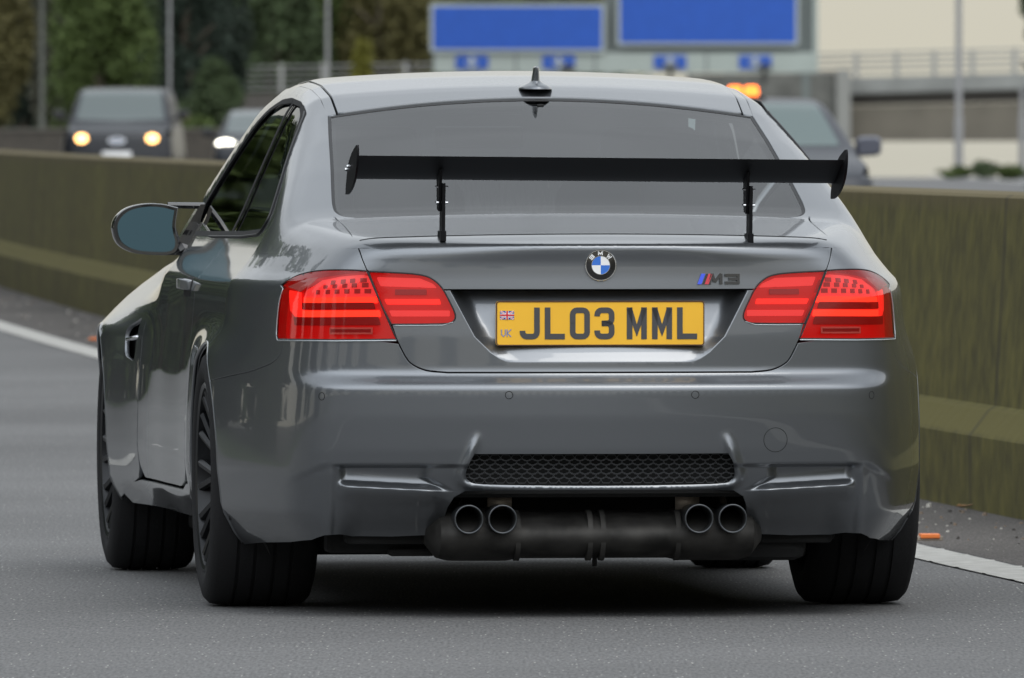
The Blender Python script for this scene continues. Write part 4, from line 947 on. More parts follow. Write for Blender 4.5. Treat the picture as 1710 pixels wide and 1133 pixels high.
def road_mat(name, base, speck=.5, big=.17, rough=.82):
    m, n, l, p = nodes(name); t = n.new('ShaderNodeTexCoord')
    a = n.new('ShaderNodeTexNoise'); a.inputs['Scale'].default_value = .35; a.inputs['Detail'].default_value = 7; l.new(t.outputs['Object'], a.inputs[0])
    mr = n.new('ShaderNodeMapRange'); mr.inputs[1].default_value = .3; mr.inputs[2].default_value = .7; mr.inputs[3].default_value = 1-big; mr.inputs[4].default_value = 1+big; l.new(a.outputs[0], mr.inputs[0])
    b = n.new('ShaderNodeTexNoise'); b.inputs['Scale'].default_value = 38; b.inputs['Detail'].default_value = 3; l.new(t.outputs['Object'], b.inputs[0])
    mq = n.new('ShaderNodeMapping'); mq.inputs['Scale'].default_value = (1, .10, 1); l.new(t.outputs['Object'], mq.inputs[0]); b.inputs['Scale'].default_value = 130; l.new(mq.outputs[0], b.inputs[0])
    mr2 = n.new('ShaderNodeMapRange'); mr2.inputs[1].default_value = .3; mr2.inputs[2].default_value = .7; mr2.inputs[3].default_value = .66; mr2.inputs[4].default_value = 1.34; l.new(b.outputs[0], mr2.inputs[0])
    mp_ = n.new('ShaderNodeMapping'); mp_.inputs['Scale'].default_value = (1, .16, 1); l.new(t.outputs['Object'], mp_.inputs[0])
    v = n.new('ShaderNodeTexVoronoi'); v.inputs['Scale'].default_value = 95; l.new(mp_.outputs[0], v.inputs[0])
    th = n.new('ShaderNodeMapRange'); th.inputs[1].default_value = .30; th.inputs[2].default_value = .16; th.inputs[3].default_value = 0; th.inputs[4].default_value = 1; l.new(v.outputs['Distance'], th.inputs[0])
    sc = n.new('ShaderNodeSeparateColor'); l.new(v.outputs['Color'], sc.inputs[0])
    gt = n.new('ShaderNodeMath'); gt.operation = 'GREATER_THAN'; gt.inputs[1].default_value = .90; l.new(sc.outputs[0], gt.inputs[0])
    mu = n.new('ShaderNodeMath'); mu.operation = 'MULTIPLY'; l.new(th.outputs[0], mu.inputs[0]); l.new(gt.outputs[0], mu.inputs[1])
    k1 = n.new('ShaderNodeMath'); k1.operation = 'MULTIPLY'; l.new(mr.outputs[0], k1.inputs[0]); l.new(mr2.outputs[0], k1.inputs[1])
    vm = n.new('ShaderNodeVectorMath'); vm.operation = 'SCALE'; vm.inputs[0].default_value = base; l.new(k1.outputs[0], vm.inputs['Scale'])
    mx = n.new('ShaderNodeMix'); mx.data_type = 'RGBA'; mx.inputs[7].default_value = (speck, speck*.97, speck*.9, 1); l.new(mu.outputs[0], mx.inputs[0]); l.new(vm.outputs[0], mx.inputs[6]); l.new(mx.outputs[2], p.inputs['Base Color'])
    bp = n.new('ShaderNodeBump'); bp.inputs['Strength'].default_value = .35; bp.inputs['Distance'].default_value = .006; l.new(b.outputs[0], bp.inputs['Height']); l.new(bp.outputs[0], p.inputs['Normal'])
    p.inputs['Roughness'].default_value = rough; p.inputs['Specular IOR Level'].default_value = .3
    return m
asph = road_mat('asphalt', (.128, .127, .126), .40); verge_m = road_mat('dirty verge', (.085, .078, .073), .26, .30, .9)

# ground sheet, right out to the far bank, then water
earth = mat('earth', (.06, .055, .04), .95, noise=.4, nscale=.6)
gm = MB(); gm.add([(-900, -700, -.02), (900, -700, -.02), (900, 292, -.02), (14, 296, -.02), (6.0, 300, -.02), (4.6, 335, -.02), (4.6, 900, -.02), (-900, 900, -.02)], [(0, 1, 2, 3, 4, 5, 6, 7)])
g = gm.build('ground', earth); tag(g, kind='structure')
wm = mat('river water', (.30, .31, .28), .06, spec=.5, bump=.06, bscale=.8); wm.node_tree.nodes['Principled BSDF'].inputs['IOR'].default_value = 1.33
gm = MB(); gm.add([(-3000, 250, -4), (6000, 250, -4), (6000, 8500, -4), (-3000, 8500, -4)], [(0, 1, 2, 3)]); tag(gm.build('water', wm), kind='structure')
gm = MB(); gm.add([(900, 292, -.02), (14, 296, -.02), (6.0, 300, -.02), (4.6, 335, -.02), (4.6, 900, -.02), (900, 292, -4.1), (14, 297, -4.1), (6.5, 301, -4.1), (5.1, 336, -4.1), (5.1, 900, -4.1)], [(i, i+5, i+6, i+1) for i in range(4)]); tag(gm.build('bank', earth), kind='structure')

ribbon('road', lambda t: -11.2, lambda t: off_line(t)+.12, 0, asph)
ribbon('verge', lambda t: off_line(t)+.12, lambda t: off_wall(t)+.02, .001, verge_m)
ribbon('opposite_road', lambda t: off_wall(t)+.62, lambda t: off_wall(t)+15, 0, asph)
ribbon('grass_verge', lambda t: -17, lambda t: -11.2, -.004, mat('grass verge', (.05, .075, .025), .95, noise=.5, nscale=3))

# white edge line with raised ribs
paint_m = mat('road paint', (.40, .39, .36), .7, noise=.22, nscale=14, noise2=Vector((.47, .46, .43)), bump=.3, bscale=70)
V = []; F = []; t = 20.; prof = []
while t < 130:
    V_ = []
    for (dt, zz) in ((0, .004), (.40, .0045), (.43, .0058), (.47, .0058), (.495, .0045)):
        prof.append((t+dt, zz))
    t += .5
for (t, zz) in prof:
    w0 = off_line(t)-.09+random.uniform(-.002, .002); w1 = off_line(t)+.09+random.uniform(-.003, .003)+(.005 if zz > .005 else 0)
    sk_ = .06
    V += [tuple(rp(t, w0, zz)), tuple(rp(t+sk_, w1, zz))]
F = [(2*i, 2*i+1, 2*i+3, 2*i+2) for i in range(len(prof)-1)]
o = mesh('edge_line', V, F, paint_m); tag(o, kind='structure')
ribbon('far_edge_line', lambda t: off_line(t)-.09, lambda t: off_line(t)+.09, .004, paint_m, ts=[x for x in TS if x > 129])
lm = MB(); t = 30.
while t < 260:                                   # lane dashes
    for n0 in (-.0,): pass
    a = off_line(t)-3.75; lm.add([tuple(rp(t, a-.06, .004)), tuple(rp(t, a+.06, .004)), tuple(rp(t+2, a+.06, .004)), tuple(rp(t+2, a-.06, .004))], [(0, 1, 2, 3)]); t += 9
o = lm.build('lane_marking', paint_m); tag(o, kind='structure')
# white line at the edge of the far carriageway where it bends away
p0, p1 = Vector((9.6, 312, .004)), Vector((10.6, 268, .004)); w_ = Vector((.28, .02, 0)); lm = MB(); lm.add([p0, p0+w_, p1+w_, p1], [(0, 1, 2, 3)]); tag(lm.build('bend_line', paint_m), kind='structure')
gm = MB(); gm.add([(4.7, 180, .001), (60, 180, .001), (60, 291, .001), (14, 295, .001), (5.9, 299, .001)], [(0, 1, 2, 3, 4)]); tag(gm.build('slip_road', asph), kind='structure')

# central reserve barrier: stepped concrete, green with algae
def wall_mat():
    m, n, l, p = nodes('mossy concrete'); t = n.new('ShaderNodeTexCoord')
    mp_ = n.new('ShaderNodeMapping'); mp_.inputs['Scale'].default_value = (.45, .45, .22); l.new(t.outputs['Object'], mp_.inputs[0])
    a = n.new('ShaderNodeTexNoise'); a.inputs['Scale'].default_value = 2.0; a.inputs['Detail'].default_value = 8; a.inputs['Roughness'].default_value = .65; l.new(mp_.outputs[0], a.inputs[0])
    r = n.new('ShaderNodeValToRGB'); c = r.color_ramp
    c.elements[0].position = .30; c.elements[0].color = (.074, .064, .013, 1); c.elements[1].position = .72; c.elements[1].color = (.116, .103, .021, 1)
    e1 = c.elements.new(.5); e1.color = (.090, .079, .016, 1); l.new(a.outputs[0], r.inputs[0])
    b = n.new('ShaderNodeTexNoise'); b.inputs['Scale'].default_value = 9; b.inputs['Detail'].default_value = 9; l.new(t.outputs['Object'], b.inputs[0])
    mr = n.new('ShaderNodeMapRange'); mr.inputs[1].default_value = .3; mr.inputs[2].default_value = .7; mr.inputs[3].default_value = .66; mr.inputs[4].default_value = 1.34; l.new(b.outputs[0], mr.inputs[0])
    vm = n.new('ShaderNodeVectorMath'); vm.operation = 'SCALE'; l.new(r.outputs[0], vm.inputs[0]); l.new(mr.outputs[0], vm.inputs['Scale'])
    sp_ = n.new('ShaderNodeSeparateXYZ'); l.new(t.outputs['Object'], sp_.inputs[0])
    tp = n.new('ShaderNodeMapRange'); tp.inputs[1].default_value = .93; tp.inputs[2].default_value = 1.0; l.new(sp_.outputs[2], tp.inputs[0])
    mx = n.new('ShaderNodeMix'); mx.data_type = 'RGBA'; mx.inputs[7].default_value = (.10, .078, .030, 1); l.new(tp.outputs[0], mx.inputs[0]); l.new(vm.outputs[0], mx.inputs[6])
    # the upturned step's extra sky light is put into its colour
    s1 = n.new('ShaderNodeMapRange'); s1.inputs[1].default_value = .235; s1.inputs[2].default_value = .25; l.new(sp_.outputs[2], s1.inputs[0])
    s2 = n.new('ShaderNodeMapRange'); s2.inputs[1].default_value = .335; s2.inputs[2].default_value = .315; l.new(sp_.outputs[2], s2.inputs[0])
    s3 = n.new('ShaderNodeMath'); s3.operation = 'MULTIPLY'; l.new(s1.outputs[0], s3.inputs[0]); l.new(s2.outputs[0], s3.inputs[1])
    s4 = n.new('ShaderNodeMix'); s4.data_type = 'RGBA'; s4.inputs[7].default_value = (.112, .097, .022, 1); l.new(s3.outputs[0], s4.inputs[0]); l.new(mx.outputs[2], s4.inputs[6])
    dt_ = n.new('ShaderNodeVectorMath'); dt_.operation = 'DOT_PRODUCT'; dt_.inputs[1].default_value = (-math.sin(RA)/6, math.cos(RA)/6, 0); l.new(t.outputs['Object'], dt_.inputs[0])
    fr_ = n.new('ShaderNodeMath'); fr_.operation = 'FRACT'; l.new(dt_.outputs['Value'], fr_.inputs[0])
    lt = n.new('ShaderNodeMath'); lt.operation = 'LESS_THAN'; lt.inputs[1].default_value = .012; l.new(fr_.outputs[0], lt.inputs[0])
    l4 = n.new('ShaderNodeMath'); l4.operation = 'MULTIPLY'; l4.inputs[1].default_value = .45; l.new(lt.outputs[0], l4.inputs[0])
    s5 = n.new('ShaderNodeMix'); s5.data_type = 'RGBA'; s5.inputs[7].default_value = (.03, .026, .012, 1); l.new(l4.outputs[0], s5.inputs[0]); l.new(s4.outputs[2], s5.inputs[6])
    l.new(s5.outputs[2], p.inputs['Base Color']); p.inputs['Roughness'].default_value = .9
    bp = n.new('ShaderNodeBump'); bp.inputs['Strength'].default_value = .4; bp.inputs['Distance'].default_value = .01; l.new(b.outputs[0], bp.inputs['Height']); l.new(bp.outputs[0], p.inputs['Normal'])
    return m
prof = [(0, -.05), (0, .235), (.06, .315), (.085, .33), (.12, .99), (.135, 1.0), (.465, 1.0), (.48, .99), (.515, .33), (.54, .315), (.60, .235), (.60, -.05)]
ts = [t for t in TS if t > 15]; V = []
for t in ts:
    for (a, z) in prof: V.append(tuple(rp(t, off_wall(t)+a+random.uniform(-.003, .003), z)))
n = len(prof); F = [(i*n+k, i*n+k+1, (i+1)*n+k+1, (i+1)*n+k) for i in range(len(ts)-1) for k in range(n-1)]
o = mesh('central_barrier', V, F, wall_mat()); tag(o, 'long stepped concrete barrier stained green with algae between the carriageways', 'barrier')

# studs and litter on the verge
amber = mat('amber stud', (.85, .22, .05), .4); studm = mat('stud base', (.3, .25, .2), .6)
def w_at(px, py, z=0.):
    Y = (EYE-z)*FPX/(py-HOR); return Vector(((px-855)/FPX*Y, Y, z))
for (px, py, lb) in ((1550, 903, 'orange reflective road stud beside the white line next to the rear wheel'), (157, 570, 'orange reflective road stud beside the white line near the front wheel')):
    c = w_at(px, py); e_ = empty('road_stud', c, RA); tag(e_, lb, 'road stud', 'road studs beside the edge line')
    m_ = MB(); m_.box((0, 0, .007), (.075, .10, .014)); m_.build('base', studm, e_, bevel=.003); m_ = MB(); m_.box((0, -.03, .0145), (.058, .05, .014)); m_.build('reflector', amber, e_, bevel=.003)
m_ = MB()
for _ in range(700):
    t = random.uniform(26, 110) if _ % 3 else random.uniform(30, 48); a = off_line(t)+.14+random.random()**.7*(off_wall(t)-off_line(t)-.16); r_ = random.uniform(.003, .008)*(1.8 if random.random() < .05 else 1)
    c = rp(t, a, r_*.5); V = []
    for k in range(6):
        an = k*math.pi/3; V.append((c.x+r_*math.cos(an)*random.uniform(.7, 1.2), c.y+r_*math.sin(an)*random.uniform(.7, 1.2), c.z-r_*.4))
    hh = r_*random.uniform(.35, .7); V += [(c.x+(v[0]-c.x)*.6, c.y+(v[1]-c.y)*.6, c.z+hh*random.uniform(.7, 1.1)) for v in V[:6]]
    m_.add(V, [(k, (k+1) % 6, (k+1) % 6+6, k+6) for k in range(6)]+[(6, 7, 8, 9, 10, 11)], random.choice([0, 0, 1, 2, 2]))
o = m_.build('gravel', [mat('pale stone', (.42, .40, .36), .9), mat('dark stone', (.05, .045, .04), .9), mat('brown stone', (.20, .15, .11), .9)]); tag(o, 'loose stones and grit scattered along the foot of the barrier', 'gravel', kind='stuff')
leafm = mat('dead leaf', (.20, .11, .04), .8)
for (px, py, s_, lb_) in ((133, 500, .05, 'curled brown leaf on the grit ahead of the front wheel'), (1610, 850, .03, 'small brown leaf on the grit, lower of the pair right of the rear wheel'), (1598, 838, .03, 'small brown leaf right against the barrier foot behind the rear wheel'), (35, 478, .04, 'brown leaf by the barrier foot at the far left edge')):
    c = w_at(px, py, .01); m_ = MB(); V = []
    for k in range(7): an = k*math.pi*2/7; r_ = s_*(.6 if k % 2 else 1); V.append((r_*math.cos(an), r_*math.sin(an), random.uniform(0, .5)*s_))
    V.append((0, 0, .005)); V2 = [(a, b, z+.003) for a, b, z in V]
    m_.add(V, [(k, (k+1) % 7, 7) for k in range(7)]); m_.add(V2, [(k, (k+1) % 7, 7) for k in range(7)])
    o = m_.build('dead_leaf', leafm); o.location = c
    tag(o, lb_, 'leaf', 'dead leaves by the barrier')

# ------------------------------------------------------------------ trees and shrubs
def leaf_mat(name, c, var=.45):
    m, n, l, p = nodes(name); g_ = n.new('ShaderNodeNewGeometry'); t = n.new('ShaderNodeTexCoord')
    a = n.new('ShaderNodeTexNoise'); a.inputs['Scale'].default_value = 1.1; a.inputs['Detail'].default_value = 3; l.new(t.outputs['Object'], a.inputs[0])
    ad = n.new('ShaderNodeMath'); ad.operation = 'ADD'; l.new(g_.outputs['Random Per Island'], ad.inputs[0]); l.new(a.outputs[0], ad.inputs[1])
    mr = n.new('ShaderNodeMapRange'); mr.inputs[1].default_value = .3; mr.inputs[2].default_value = 1.7; mr.inputs[3].default_value = 1-var; mr.inputs[4].default_value = 1+var; l.new(ad.outputs[0], mr.inputs[0])
    vm = n.new('ShaderNodeVectorMath'); vm.operation = 'SCALE'; vm.inputs[0].default_value = c; l.new(mr.outputs[0], vm.inputs['Scale']); l.new(vm.outputs[0], p.inputs['Base Color'])
    p.inputs['Roughness'].default_value = .7; p.inputs['Specular IOR Level'].default_value = .25; return m
LM = dict(dark=leaf_mat('dark leaves', (.028, .042, .030)), deep=leaf_mat('deep green leaves', (.062, .088, .040)), mid=leaf_mat('green leaves', (.082, .115, .034)), olive=leaf_mat('olive leaves', (.16, .16, .045)),
          yellow=leaf_mat('yellow leaves', (.17, .165, .03)), rust=leaf_mat('rusty leaves', (.105, .095, .036)), grey=leaf_mat('grey twigs', (.085, .085, .060)))
bark = mat('bark', (.07, .055, .04), .95, noise=.4, nscale=12, bump=.5, bscale=30)
def crown_mesh(n, rx, ry, rz, zc, leaf, rng, lobes=14, zmin=None, zmax=None):
    cs = rng.normal(size=(lobes, 3)); cs /= np.linalg.norm(cs, axis=1, keepdims=True); cs *= rng.uniform(.35, .82, (lobes, 1)); cs[:, 2] = np.clip(cs[:, 2], -.7, .9)
    lr = rng.uniform(.26, .50, lobes); k = rng.integers(0, lobes, n)
    d = rng.normal(size=(n, 3)); d /= np.linalg.norm(d, axis=1, keepdims=True); r = rng.uniform(.45, 1., (n, 1))**.5
    P = (cs[k]+d*r*lr[k][:, None])*np.array([rx, ry, rz])+np.array([0, 0, zc])
    if zmin is not None: P = P[P[:, 2] > zmin]
    if zmax is not None: P = P[P[:, 2] < zmax]
    n = len(P); a = rng.normal(size=(n, 3)); a[:, 2] *= .6; a /= np.linalg.norm(a, axis=1, keepdims=True); b = np.cross(a, rng.normal(size=(n, 3))); b /= np.linalg.norm(b, axis=1, keepdims=True)
    s_ = leaf*rng.uniform(.6, 1.4, (n, 1)); V = np.concatenate([P-a*s_, P+b*s_*.55, P+a*s_, P-b*s_*.55]); i = np.arange(n)
    return V, np.stack([i, i+n, i+2*n, i+3*n], 1)
def fastmesh(name, V, F, m, parent=None):
    me = bpy.data.meshes.new(name); me.vertices.add(len(V)); me.vertices.foreach_set('co', V.astype(np.float32).ravel()); nf = len(F)
    me.loops.add(nf*4); me.loops.foreach_set('vertex_index', F.astype(np.int32).ravel()); me.polygons.add(nf); me.polygons.foreach_set('loop_start', np.arange(0, nf*4, 4, dtype=np.int32)); me.polygons.foreach_set('loop_total', np.full(nf, 4, dtype=np.int32))
    me.update(calc_edges=True); return link(name, me, parent, m)
def tree(x, y, h, w, kind, label, group='trees beyond the far carriageway', n=9000, leaf=.11, base=.12, name='tree', seed=0, z=0.):
    rng = np.random.default_rng(seed); e_ = empty(name, (x, y, z)); tag(e_, label, 'tree' if name == 'tree' else 'bush', group)
    zc = h*(base+1)/2; V, F = crown_mesh(n, w/2, w/2*.8, h*(1-base)/2, zc, leaf, rng, lobes=22); fastmesh('crown', V, F, LM[kind], e_)
    m_ = MB(); tr = h*.022; m_.tube([(0, 0, -.2), (rng.uniform(-.1, .1), 0, h*.35), (rng.uniform(-.3, .3), .1, h*.8)], [tr*1.4, tr, tr*.3], 8)
    for k in range(6):
        a = rng.uniform(0, 6.28); z0 = h*rng.uniform(.2, .6); L_ = w*.36; m_.tube([(0, 0, z0), (math.cos(a)*L_*.5, math.sin(a)*L_*.5, z0+L_*.35), (math.cos(a)*L_, math.sin(a)*L_, z0+L_*.8)], [tr*.55, tr*.35, tr*.1], 5)
    m_.build('trunk', bark, e_, True); return e_
def X(px, Y): return (px-855)/FPX*Y
# (px centre, distance, height m, width m, kind, label)
TR = [(-10, 330, 6.5, 1.9, 'rust', 'rust-tinged tree at the left edge of the photo'),
      (40, 352, 7.0, 2.2, 'dark', 'dark green tree just right of the rusty tree at the left edge'),
      (105, 345, 7.2, 1.9, 'grey', 'greyish green tree behind the blurred lamp post on the far left'),
      (165, 338, 6.0, 2.6, 'mid', 'fresh green tree directly above the oncoming van'),
      (228, 350, 7.0, 2.0, 'deep', 'deep green tree above the right side of the oncoming van'),
      (258, 318, 1.75, 1.5, 'olive', 'low olive bush between the van and the tall lamp post'),
      (305, 365, 8.5, 2.6, 'dark', 'very dark conifer-like tree right of the tall lamp post'),
      (352, 372, 8.5, 1.6, 'dark', 'near-black tree above the partly hidden hatchback'),
      (330, 312, 1.55, 1.2, 'mid', 'small green bush between the two oncoming vehicles'),
      (345, 340, 2.8, 2.0, 'deep', 'deep green bush behind the hatchback'),
      (455, 640, 11, 5.4, 'deep', 'deep green tree behind the left end of the bridge railing'),
      (525, 650, 11, 5.0, 'mid', 'green tree behind the lamp post in front of the bridge railing'),
      (580, 655, 12, 4.5, 'olive', 'olive green tree behind the bridge railing'),
      (640, 648, 12, 4.5, 'rust', 'reddish brown autumn tree left of the motorway sign'),
      (700, 652, 12, 5.0, 'olive', 'olive tree directly behind the left edge of the motorway sign'),
      (780, 660, 12, 6.0, 'mid', 'green tree peeping over the left motorway sign'),
      (900, 665, 12, 6.0, 'deep', 'deep green tree behind the middle of the left motorway sign'),
      (1000, 665, 12, 5.0, 'olive', 'olive tree behind the gap between the two motorway signs')]
for i, (px, Y, h, w, kd, lb) in enumerate(TR):
    far = Y > 500; nm = 'bush' if h < 3 else 'tree'
    tree(X(px, Y), Y, h, w, kd, lb, 'bushes along the far verge' if nm == 'bush' else 'trees beyond the far carriageway', n=16000 if not far else 9000, leaf=.085 if not far else .17, base=.02 if nm == 'bush' or far else .03, name=nm, seed=i+3)
tree(X(604, 560), 560, 4.9, 1.1, 'yellow', 'small yellow-green sapling in front of the bridge railing', 'bushes along the far verge', n=2500, leaf=.12, base=.0, name='bush', seed=60)
for i, (px, Y) in enumerate(((60, 420), (150, 425), (240, 430), (325, 432), (420, 690), (500, 700), (620, 705), (740, 700), (860, 705))):
    w = 4.4 if Y < 500 else 9
    tree(X(px, Y), Y, 12, w, 'dark' if i % 2 else 'deep', 'dark tree in the solid back row, its crown filling gaps between nearer trees', 'back row of dark trees', n=14000, leaf=.15 if Y < 500 else .24, base=.0, seed=80+i)
# bushes on the river bank, right
for i, (px, w, h, lb) in enumerate(((1600, .95, .30, 'low green weeds left of the lamp post foot on the river bank'), (1645, .9, .40, 'taller green weeds right of the lamp post on the river bank'), (1688, .8, .34, 'low green weeds by the second post at the right edge'))):
    tree(X(px, 285), 285, h, w, 'mid' if i != 1 else 'deep', lb, 'weeds on the river bank', n=2600, leaf=.03, base=0, name='bush', seed=120+i)
tree(X(1735, 240), 240, 7.5, .95, 'deep', 'tree whose leaves just enter the top right corner', 'trees beyond the far carriageway', n=5000, leaf=.07, base=.35, seed=140)

# ------------------------------------------------------------------ lamp posts
galv = mat('galvanised steel', (.24, .24, .24), .6, metal=.1)
def post(px, Y, r0, r1, label, z0=0, h=10, armdir=1, col=None):
    e_ = empty('lamp_post', (X(px, Y), Y, z0)); tag(e_, label, 'lamp post', 'lamp posts along the motorway')
    m_ = MB(); m_.tube([(0, 0, 0), (0, 0, 1.3), (0, 0, 1.35), (0, 0, h)], [r0*1.3, r0*1.3, r0, r1], 12); m_.build('pole', col or galv, e_, angle=40)
    m_ = MB(); m_.tube([(0, 0, h-.1), (armdir*.3, 0, h+.25), (armdir*1.4, 0, h+.4)], .04, 8); m_.build('arm', col or galv, e_, True)
    m_ = MB(); m_.box((armdir*1.75, 0, h+.42), (.7, .26, .12)); m_.build('lamp_head', M['black'], e_, bevel=.03)
dg_ = mat('weathered post', (.085, .09, .075), .7)
post(283, 290, .036, .030, 'slim grey lamp post rising just right of the oncoming van')
post(547, 330, .048, .038, 'grey lamp post above the left corner of the coupe roof')
post(70, 300, .055, .038, 'blurred greenish lamp post on the far left in front of the trees', col=dg_)
post(1601, 290, .075, .050, 'dark grey lamp post standing on the river bank at right')
post(1707, 288, .06, .05, 'short grey post cut by the right edge of the photo', h=1.6+.4, col=galv)

# ------------------------------------------------------------------ far parapet wall on the left
brown = mat('brown parapet', (.060, .050, .038), .9, noise=.35, nscale=4, bump=.4, bscale=12)
m_ = MB(); pts = [(-15, 262), (-9, 300), (-4.5, 322), (2, 330)]
for (a, b) in zip(pts[:-1], pts[1:]):
    A = Vector((*a, 0)); B = Vector((*b, 0)); c = (A+B)/2; d = B-A; Mx = Matrix.Rotation(math.atan2(d.y, d.x), 3, 'Z'); m_.box((c.x, c.y, .52), (d.length+.05, .35, 1.05), 0, Mx)
o = m_.build('parapet_wall', brown); m_ = MB()
for (a, b) in zip(pts[:-1], pts[1:]):
    A = Vector((*a, 0)); B = Vector((*b, 0)); c = (A+B)/2; d = B-A; Mx = Matrix.Rotation(math.atan2(d.y, d.x), 3, 'Z'); m_.box((c.x, c.y, 1.075), (d.length+.05, .42, .055), 0, Mx)
m_.build('coping', mat('pale coping', (.13, .12, .10), .9), o); tag(o, 'low brown wall with a pale coping across the road behind the van', 'wall')

# ------------------------------------------------------------------ bridge over the river
conc = mat('bridge concrete', (.22, .225, .215), .85, noise=.18, nscale=.7); beamm = mat('bridge beam', (.125, .112, .090), .9, noise=.18, nscale=.5); railm = mat('bridge rail', (.27, .27, .26), .6)
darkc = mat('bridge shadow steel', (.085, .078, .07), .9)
def zb_(px, y600): return EYE+(HOR-y600)/FPX*600
bx = lambda px: X(px, 600)
bridge = empty('bridge', (bx(1400), 600, -4)); tag(bridge, 'long concrete bridge with a steel railing crossing the river at right', 'bridge')
def bslab(name, x0, x1, ya0, ya1, yb0, yb1, m, dy0=-.3, dy1=6):      # pixel rows: at x0 (top, bottom), at x1
    m_ = MB(); X0, X1 = bx(x0)-bx(1400), bx(x1)-bx(1400); f = lambda r: zb_(0, r)+4
    V = [(X0, dy0, f(ya1)), (X1, dy0, f(yb1)), (X1, dy0, f(yb0)), (X0, dy0, f(ya0)), (X0, dy1, f(ya1)), (X1, dy1, f(yb1)), (X1, dy1, f(yb0)), (X0, dy1, f(ya0))]
    m_.add(V, [(0, 1, 2, 3), (5, 4, 7, 6), (3, 2, 6, 7), (4, 5, 1, 0), (4, 0, 3, 7), (1, 5, 6, 2)]); return m_.build(name, m, bridge)
bslab('parapet', 1395, 2100, 130, 158, 112, 138, conc)
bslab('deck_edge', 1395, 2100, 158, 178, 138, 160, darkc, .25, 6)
bslab('girder', 1395, 2100, 179, 236, 161, 236, beamm, -.1, 5.5)
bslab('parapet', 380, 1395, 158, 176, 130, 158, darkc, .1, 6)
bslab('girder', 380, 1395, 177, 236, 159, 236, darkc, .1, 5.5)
bslab('abutment', 1150, 1396, 124, 300, 122, 300, mat('abutment concrete', (.115, .115, .105), .9, noise=.25, nscale=1.5), -.8, 5)
bslab('pier', 1396, 1419, 116, 330, 116, 330, mat('pier concrete', (.24, .24, .225), .9), -1.5, -.9)
def rail_row(x0, x1, r0, r1, th): 
    m_ = MB(); f = lambda r: zb_(0, r)+4; m_.tube([(bx(x0)-bx(1400), 0, f(r0)), (bx(x1)-bx(1400), 0, f(r1))], th, 6); m_.build('rail', railm, bridge, True)
for (a, b, th) in ((92, 72, .045), (101, 82, .05), (111, 92, .05), (121, 102, .05)): rail_row(1330, 2100, a, b, th)
for (a, b, th) in ((113, 97, .04), (122, 106, .03), (132, 116, .03), (142, 126, .03), (151, 135, .04)): rail_row(395, 1330, a, b, th)
k = 0
for px in [400, 470, 540, 610, 677, 745, 812, 880, 948, 1015, 1083, 1150, 1218, 1285, 1352, 1430, 1497, 1560, 1624, 1694, 1760, 1825, 1890, 1960]:
    top = 108-(px-395)*.0165 if px < 1330 else 90-(px-1330)*.026; bot = 160-(px-395)*.028 if px < 1395 else 132-(px-1395)*.025
    m_ = MB(); z0, z1 = zb_(0, bot)+4, zb_(0, top)+4; m_.box((bx(px)-bx(1400), .0, (z0+z1)/2), (.20, .14, z1-z0)); m_.build('rail_post', railm, bridge)

# ------------------------------------------------------------------ motorway signs on their gantry, ahead at right
GY = 540.; gx = lambda px: X(px, GY); gz = lambda py: EYE+(HOR-py)/FPX*GY
gantry = empty('sign_gantry', (gx(1040), GY, -1.5)); tag(gantry, 'grey overhead gantry board with four small lane arrow panels', 'sign gantry')
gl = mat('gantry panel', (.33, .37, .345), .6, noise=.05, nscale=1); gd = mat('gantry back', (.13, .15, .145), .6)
def gbox(name, x0, x1, y0, y1, d0, d1, m, parent=gantry, bev=None):
    m_ = MB(); X0, X1 = gx(x0)-gx(1040), gx(x1)-gx(1040); Z0, Z1 = gz(y1)+1.5, gz(y0)+1.5; m_.box(((X0+X1)/2, (d0+d1)/2, (Z0+Z1)/2), (X1-X0, abs(d1-d0), Z1-Z0)); return m_.build(name, m, parent, bevel=bev)
gbox('walkway_board', 722, 1365, 88, 122, -.1, .1, gl)
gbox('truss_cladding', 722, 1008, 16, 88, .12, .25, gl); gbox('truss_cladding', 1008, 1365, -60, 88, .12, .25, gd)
for x in (722, 860, 992, 1178, 1362): gbox('panel_joint', x, x+3, 88, 122, -.115, -.1, gd)
gbox('edge_trim', 1358, 1366, -60, 122, -.14, .12, gl)
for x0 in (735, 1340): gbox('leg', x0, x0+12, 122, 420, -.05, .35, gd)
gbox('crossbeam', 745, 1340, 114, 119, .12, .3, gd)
bluem = mat('motorway blue', (.012, .078, .40), .45, noise=.06, nscale=2); wht = mat('sign white', (.36, .40, .40), .5)
def msign(x0, x1, y0, y1, label):
    cx = (gx(x0)+gx(x1))/2; e_ = empty('motorway_sign', (cx, GY-.25, gz((y0+y1)/2))); tag(e_, label, 'road sign', 'blue motorway signs on the gantry')
    w = gx(x1)-gx(x0); h = gz(y0)-gz(y1); m_ = MB(); pp = rnd([(-w/2, -h/2), (w/2, -h/2), (w/2, h/2), (-w/2, h/2)], .12, 5)
    m_.prism(pp, lambda a, b: (a, 0, b), lambda a, b: (a, .06, b)); m_.build('sign_border', wht, e_)
    pp = rnd([(-w/2+.13, -h/2+.13), (w/2-.13, -h/2+.13), (w/2-.13, h/2-.13), (-w/2+.13, h/2-.13)], .10, 5)
    m_ = MB(); m_.prism(pp, lambda a, b: (a, -.015, b), lambda a, b: (a, .0, b)); m_.build('sign_face', bluem, e_)
msign(718, 1010, 6, 88, 'wide blue motorway sign on the left half of the gantry')
msign(1030, 1334, -70, 77, 'taller blue motorway sign on the right half of the gantry')
